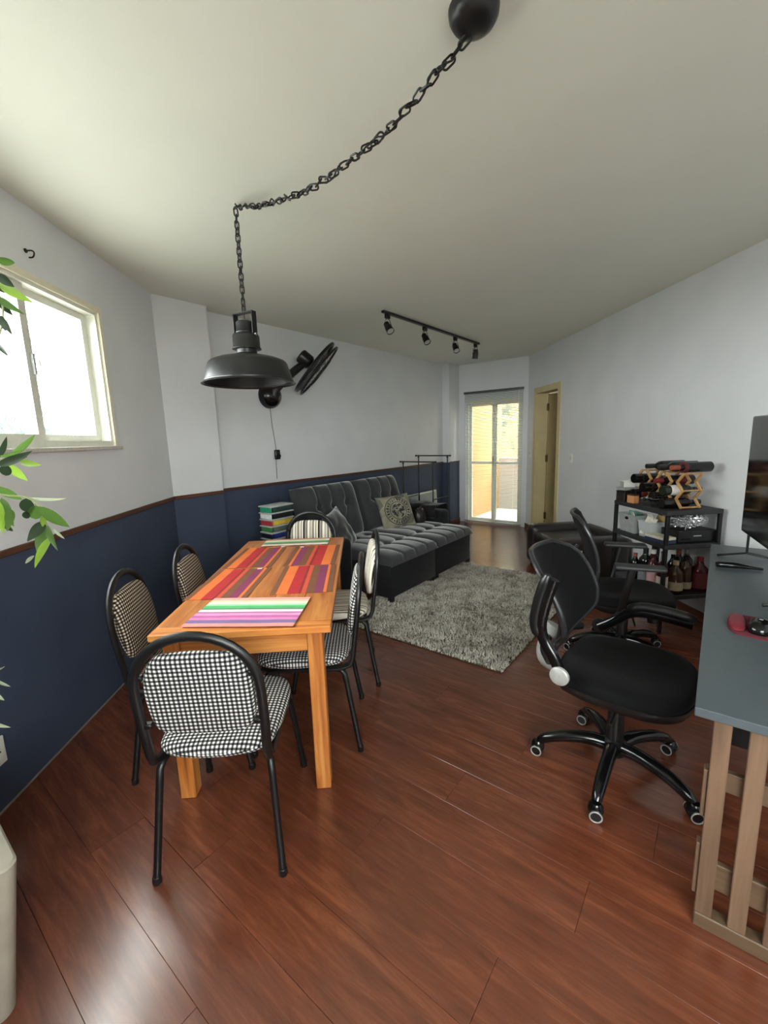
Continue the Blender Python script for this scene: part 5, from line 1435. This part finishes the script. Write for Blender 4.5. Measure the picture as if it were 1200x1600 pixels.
# hook left in the wall above the window
dd = ray(40, 396); PH = Vector((0, 0, CAM_H)) + dd * (D1 / dd.dot(N1)) - N1 * .0006
y = -N1; x = y.cross(Vector((0, 0, 1)))
hk = thing('wall_hook', 'tiny dark metal hook on the wall above the window', 'hook', PH)
hk.matrix_world = Matrix(((x.x, y.x, 0, PH.x), (x.y, y.y, 0, PH.y), (0, 0, 1, PH.z), (0, 0, 0, 1)))
MB().lathe([(.010, 0), (.010, .004), (.0001, .005)], 12, T(0, 0, .012) @ Rx(-pi / 2)).build('rose', M_matblk, hk)
MB().tube(bez([(0, .003, .012), (0, .03, .012), (0, .038, .0), (0, .03, -.016), (0, .012, -.018)], 14), .0035, 6).build('hook', M_matblk, hk)

# ================================================================== cream cabinet and the plant by the window
cbz = .45
cc = px_z(31, 1345, cbz); cb = px_z(36, 1640, 0.0)
q_ = .72
# the planter tapers: its near corner runs from cc (top) to cb (floor); sides along the diagonal room axes
C0 = Vector(((cb.x - q_ * cc.x) / (1 - q_), (cb.y - q_ * cc.y) / (1 - q_), 0))
sC, tC = cc.dot(U2), cc.dot(N2)
ph = .19
pc = SP(sC - ph, tC + ph, 0); taper = (SP(cb.dot(U2), cb.dot(N2), 0) - SP(sC, tC, 0))
hb_ = ph * q_
pot = thing('planter', 'square tapered cream planter with rounded rim under the window', 'planter', (pc.x, pc.y, 0), RS)
M_cab2 = plain('cream_ceramic', srgb(158, 150, 136), .5, var=.05, scale=12)
def rsq(h, r=.03, n=6):
    o_ = []
    for k, (sx, sy) in enumerate(((1, 1), (-1, 1), (-1, -1), (1, -1))):
        for i_ in range(n + 1):
            a = pi / 2 * (k + i_ / n); o_.append((sx * (h - r) + r * math.cos(a), sy * (h - r) + r * math.sin(a)))
    return o_
rings = [(hb_, 0.0), (hb_ + .002, .004), (ph - .002, cbz - .014), (ph - .001, cbz - .006), (ph - .006, cbz), (ph - .060, cbz), (ph - .066, cbz - .035)]
b = MB(); V = []; Fs = []
for h_, z_ in rings: V += [(x_, y_, z_) for x_, y_ in rsq(h_)]
nr = len(rsq(.1))
for k in range(len(rings) - 1):
    for j_ in range(nr): Fs.append((k * nr + j_, k * nr + (j_ + 1) % nr, (k + 1) * nr + (j_ + 1) % nr, (k + 1) * nr + j_))
Fs.append(tuple(range(nr - 1, -1, -1)))
b.add(V, Fs).build('body', M_cab2, pot)
MB().prism(rsq(ph - .067), cbz - .06, cbz - .034).build('soil', plain('potting_soil', srgb(52, 42, 34), .95, var=.2, scale=60), pot)
plant_base = Vector((pc.x, pc.y, cbz - .034))
plt = thing('potted_plant', 'tall leafy artificial plant with drooping branches beside the window', 'plant', plant_base + Vector((0, 0, .0005)))
PB0 = plant_base + Vector((0, 0, .0005))
M_stem = plain('stem_green', srgb(150, 160, 110), .6)
M_trunk = plain('cane_stem', srgb(96, 104, 62), .6)
def leaf_mat(name, c, tr):
    t = NT(name); v = t.obj((30, 6, 30), True); nz = t.noise(v, 1.0, 3)
    d = tuple(x * .75 for x in c[:3]) + (1,); t.col(t.ramp(nz, [(.3, d), (.7, c)])); t.set(.45, 0, .4)
    t.b.inputs['Subsurface Weight'].default_value = 0
    tl_ = t.n('ShaderNodeBsdfTranslucent'); tl_.inputs['Color'].default_value = tuple(min(1, x * 1.7) for x in c[:3]) + (1,)
    mx = t.n('ShaderNodeMixShader'); mx.inputs[0].default_value = tr
    t.l(t.b.outputs[0], mx.inputs[1]); t.l(tl_.outputs[0], mx.inputs[2]); t.l(mx.outputs[0], t.t.nodes['Material Output'].inputs['Surface']); return t.m
ML = {'g': leaf_mat('leaf_green', srgb(70, 98, 42), .3), 'd': leaf_mat('leaf_dark', srgb(42, 58, 38), .15), 'l': leaf_mat('leaf_backlit', srgb(120, 150, 52), .35), 'p': leaf_mat('leaf_pale', srgb(150, 158, 132), .25)}  # lime tone: window light from behind, put into the leaf colour
leaf_me = {}
def leaf_mesh(kind, shape, bend):
    key = (kind, shape, bend)
    if key in leaf_me: return leaf_me[key]
    n = 10; V = []; Fs = []
    for i in range(n + 1):
        f = i / n
        w = (math.sin(pi * f ** .75) ** .9 if shape == 'long' else math.sin(pi * min(1, f * .98 + .02)) ** .55) * .5
        z = -bend * f * f
        for sg, k in ((-1, 1), (0, 0), (1, 1)): V.append((sg * w, f, z + (.10 if sg else 0) * w))
    for i in range(n):
        a = i * 3; Fs += [(a, a + 1, a + 4, a + 3), (a + 1, a + 2, a + 5, a + 4)]
    leaf_me[key] = MB().add(V, Fs).mesh('leaf', ML[kind], True, 80); return leaf_me[key]
def add_leaf(A, B, width, kind, shape='long', bend=.12, roll=0.0):
    d = B - A; L = d.length; y = d.normalized()
    v = (A - Vector((0, 0, CAM_H))).normalized()
    z = (-v - y * (-v).dot(y)); z.normalize(); z = Matrix.Rotation(roll, 3, y) @ z
    x = y.cross(z)
    o = link('leaf', leaf_mesh(kind, shape, bend), plt)
    P = A - PB0
    o.matrix_local = Matrix(((x.x * width, y.x * L, z.x * L, P.x), (x.y * width, y.y * L, z.y * L, P.y), (x.z * width, y.z * L, z.z * L, P.z), (0, 0, 0, 1)))
LV = [  # base pixel, tip pixel, width in pixels, kind, roll
 (-4, 716, 14, 681, 8, 'd', .5), (14, 713, 62, 679, 9, 'g', .4), (-6, 727, 50, 709, 12, 'd', .3), (30, 721, 63, 727, 9, 'l', .2), (10, 725, 43, 752, 11, 'l', .1), (-2, 712, 48, 706, 7, 'g', .8),
 (-8, 760, 36, 783, 12, 'g', .3), (2, 778, 18, 822, 13, 'g', .3), (16, 795, 14, 825, 11, 'g', -.2), (0, 784, 3, 836, 11, 'l', .4), (47, 777, 110, 784, 6, 'p', .6), (59, 791, 111, 829, 15, 'g', .2), (70, 815, 43, 845, 14, 'd', .1),
 (72, 825, 58, 862, 15, 'g', .1), (82, 838, 43, 889, 11, 'l', .5), (54, 868, 36, 882, 5, 'p', .3), (83, 826, 101, 844, 4, 'p', .3), (74, 820, 83, 858, 8, 'g', .5), (70, 805, 66, 822, 8, 'l', .3), (5, 818, 22, 833, 6, 'd', .2),
 (-8, 403, 32, 417, 11, 'g', .3), (-6, 428, 22, 449, 12, 'd', .2), (-4, 441, 45, 472, 13, 'l', .3), (-8, 462, 31, 490, 10, 'g', .3), (-6, 466, 20, 495, 10, 'd', .4), (-4, 446, 13, 462, 8, 'd', .3), (-2, 492, 16, 521, 9, 'd', .2), (-6, 534, 11, 556, 7, 'd', .4), (0, 497, 8, 516, 8, 'd', .1),
 (-10, 1043, 14, 1048, 4, 'p', .5), (-10, 1060, 19, 1076, 4, 'p', .3), (-8, 1084, 5, 1094, 5, 'p', .2), (-8, 1131, 5, 1136, 5, 'p', .3)]
RP = 1.62
for i, (x0, y0, x1, y1, w, kd, rl) in enumerate(LV):
    r0 = RP + .08 * math.sin(i * 2.1) - (.35 if y0 > 1000 else 0); r1 = r0 + .05 * math.sin(i * 1.3 + 1)
    A_, B_2 = px_at(x0, y0, r0), px_at(x1, y1, r1)
    dep = (A_ - Vector((0, 0, CAM_H))).dot(fw)
    add_leaf(A_, B_2, w * 2.0 / F_PX * dep * .58, kd, 'long', .10 + .08 * (i % 3), rl)
for (x, y, rr, kd) in ((9, 735, 9, 'd'), (42, 790, 11, 'd'), (41, 805, 6, 'd'), (55, 801, 11, 'g')):
    A_ = px_at(x, y - rr, RP); B_2 = px_at(x, y + rr, RP + .02); dep = (A_ - Vector((0, 0, CAM_H))).dot(fw)
    add_leaf(A_, B_2, 1.7 * rr / F_PX * dep, kd, 'round', .05, .2)
# canes and branches
def branch(name, P, r, mat): MB().tube(bez([q - PB0 for q in P], 20), r, 6).build(name, mat, plt)
b0 = PB0 + Vector((0, 0, .002))
crown = px_at(-230, 420, 1.55); midc = px_at(-200, 760, 1.5)
branch('cane', [b0, b0 + (midc - b0) * .5 + Vector((.02, 0, 0)), midc, (midc + crown) / 2 + Vector((-.03, .02, 0)), crown], .012, M_trunk)
branch('branch', [midc - Vector((0, 0, .12)), px_at(-90, 735, 1.56), px_at(-10, 770, RP), px_at(40, 777, RP), px_at(62, 792, RP), px_at(72, 818, RP), px_at(82, 842, RP)], .0028, M_stem)
branch('branch', [midc + Vector((0, 0, .0)), px_at(-80, 705, 1.58), px_at(-10, 716, RP), px_at(26, 719, RP), px_at(42, 713, RP)], .0026, M_stem)
branch('branch', [crown, px_at(-90, 405, 1.58), px_at(-20, 430, RP), px_at(2, 470, RP), px_at(4, 500, RP), px_at(-4, 535, RP)], .0026, M_stem)
low = px_at(-190, 1000, 1.28)
branch('branch', [b0 + Vector((0, 0, .05)), low + Vector((0, 0, -.05)), px_at(-60, 1050, 1.27), px_at(-8, 1062, 1.27)], .0024, M_stem)
for c_, n_l in ((crown, 34), (midc, 40), (low, 16)):
    for i in range(n_l):
        a = random.uniform(0, 2 * pi); e = random.uniform(-.7, .9); rr = random.uniform(.02, .16)
        d = Vector((math.cos(a) * math.cos(e), math.sin(a) * math.cos(e), math.sin(e)))
        A_ = c_ + d * rr; L = random.uniform(.10, .17)
        B_2 = A_ + (d + Vector((0, 0, -.35))).normalized() * L
        # keep this part of the crown clear of the wall and out over the cabinet
        if N1.dot(B_2) > D1 - .03: continue
        v_ = B_2 - Vector((0, 0, CAM_H)); v2_ = A_ - Vector((0, 0, CAM_H))
        if v_.dot(fw) > .1 and 600 + F_PX * v_.dot(rt) / v_.dot(fw) > -12: continue
        if v2_.dot(fw) > .1 and 600 + F_PX * v2_.dot(rt) / v2_.dot(fw) > -12: continue
        add_leaf(A_, B_2, random.uniform(.018, .03), random.choice('ggdl'), 'long', .15, random.uniform(-1, 1))
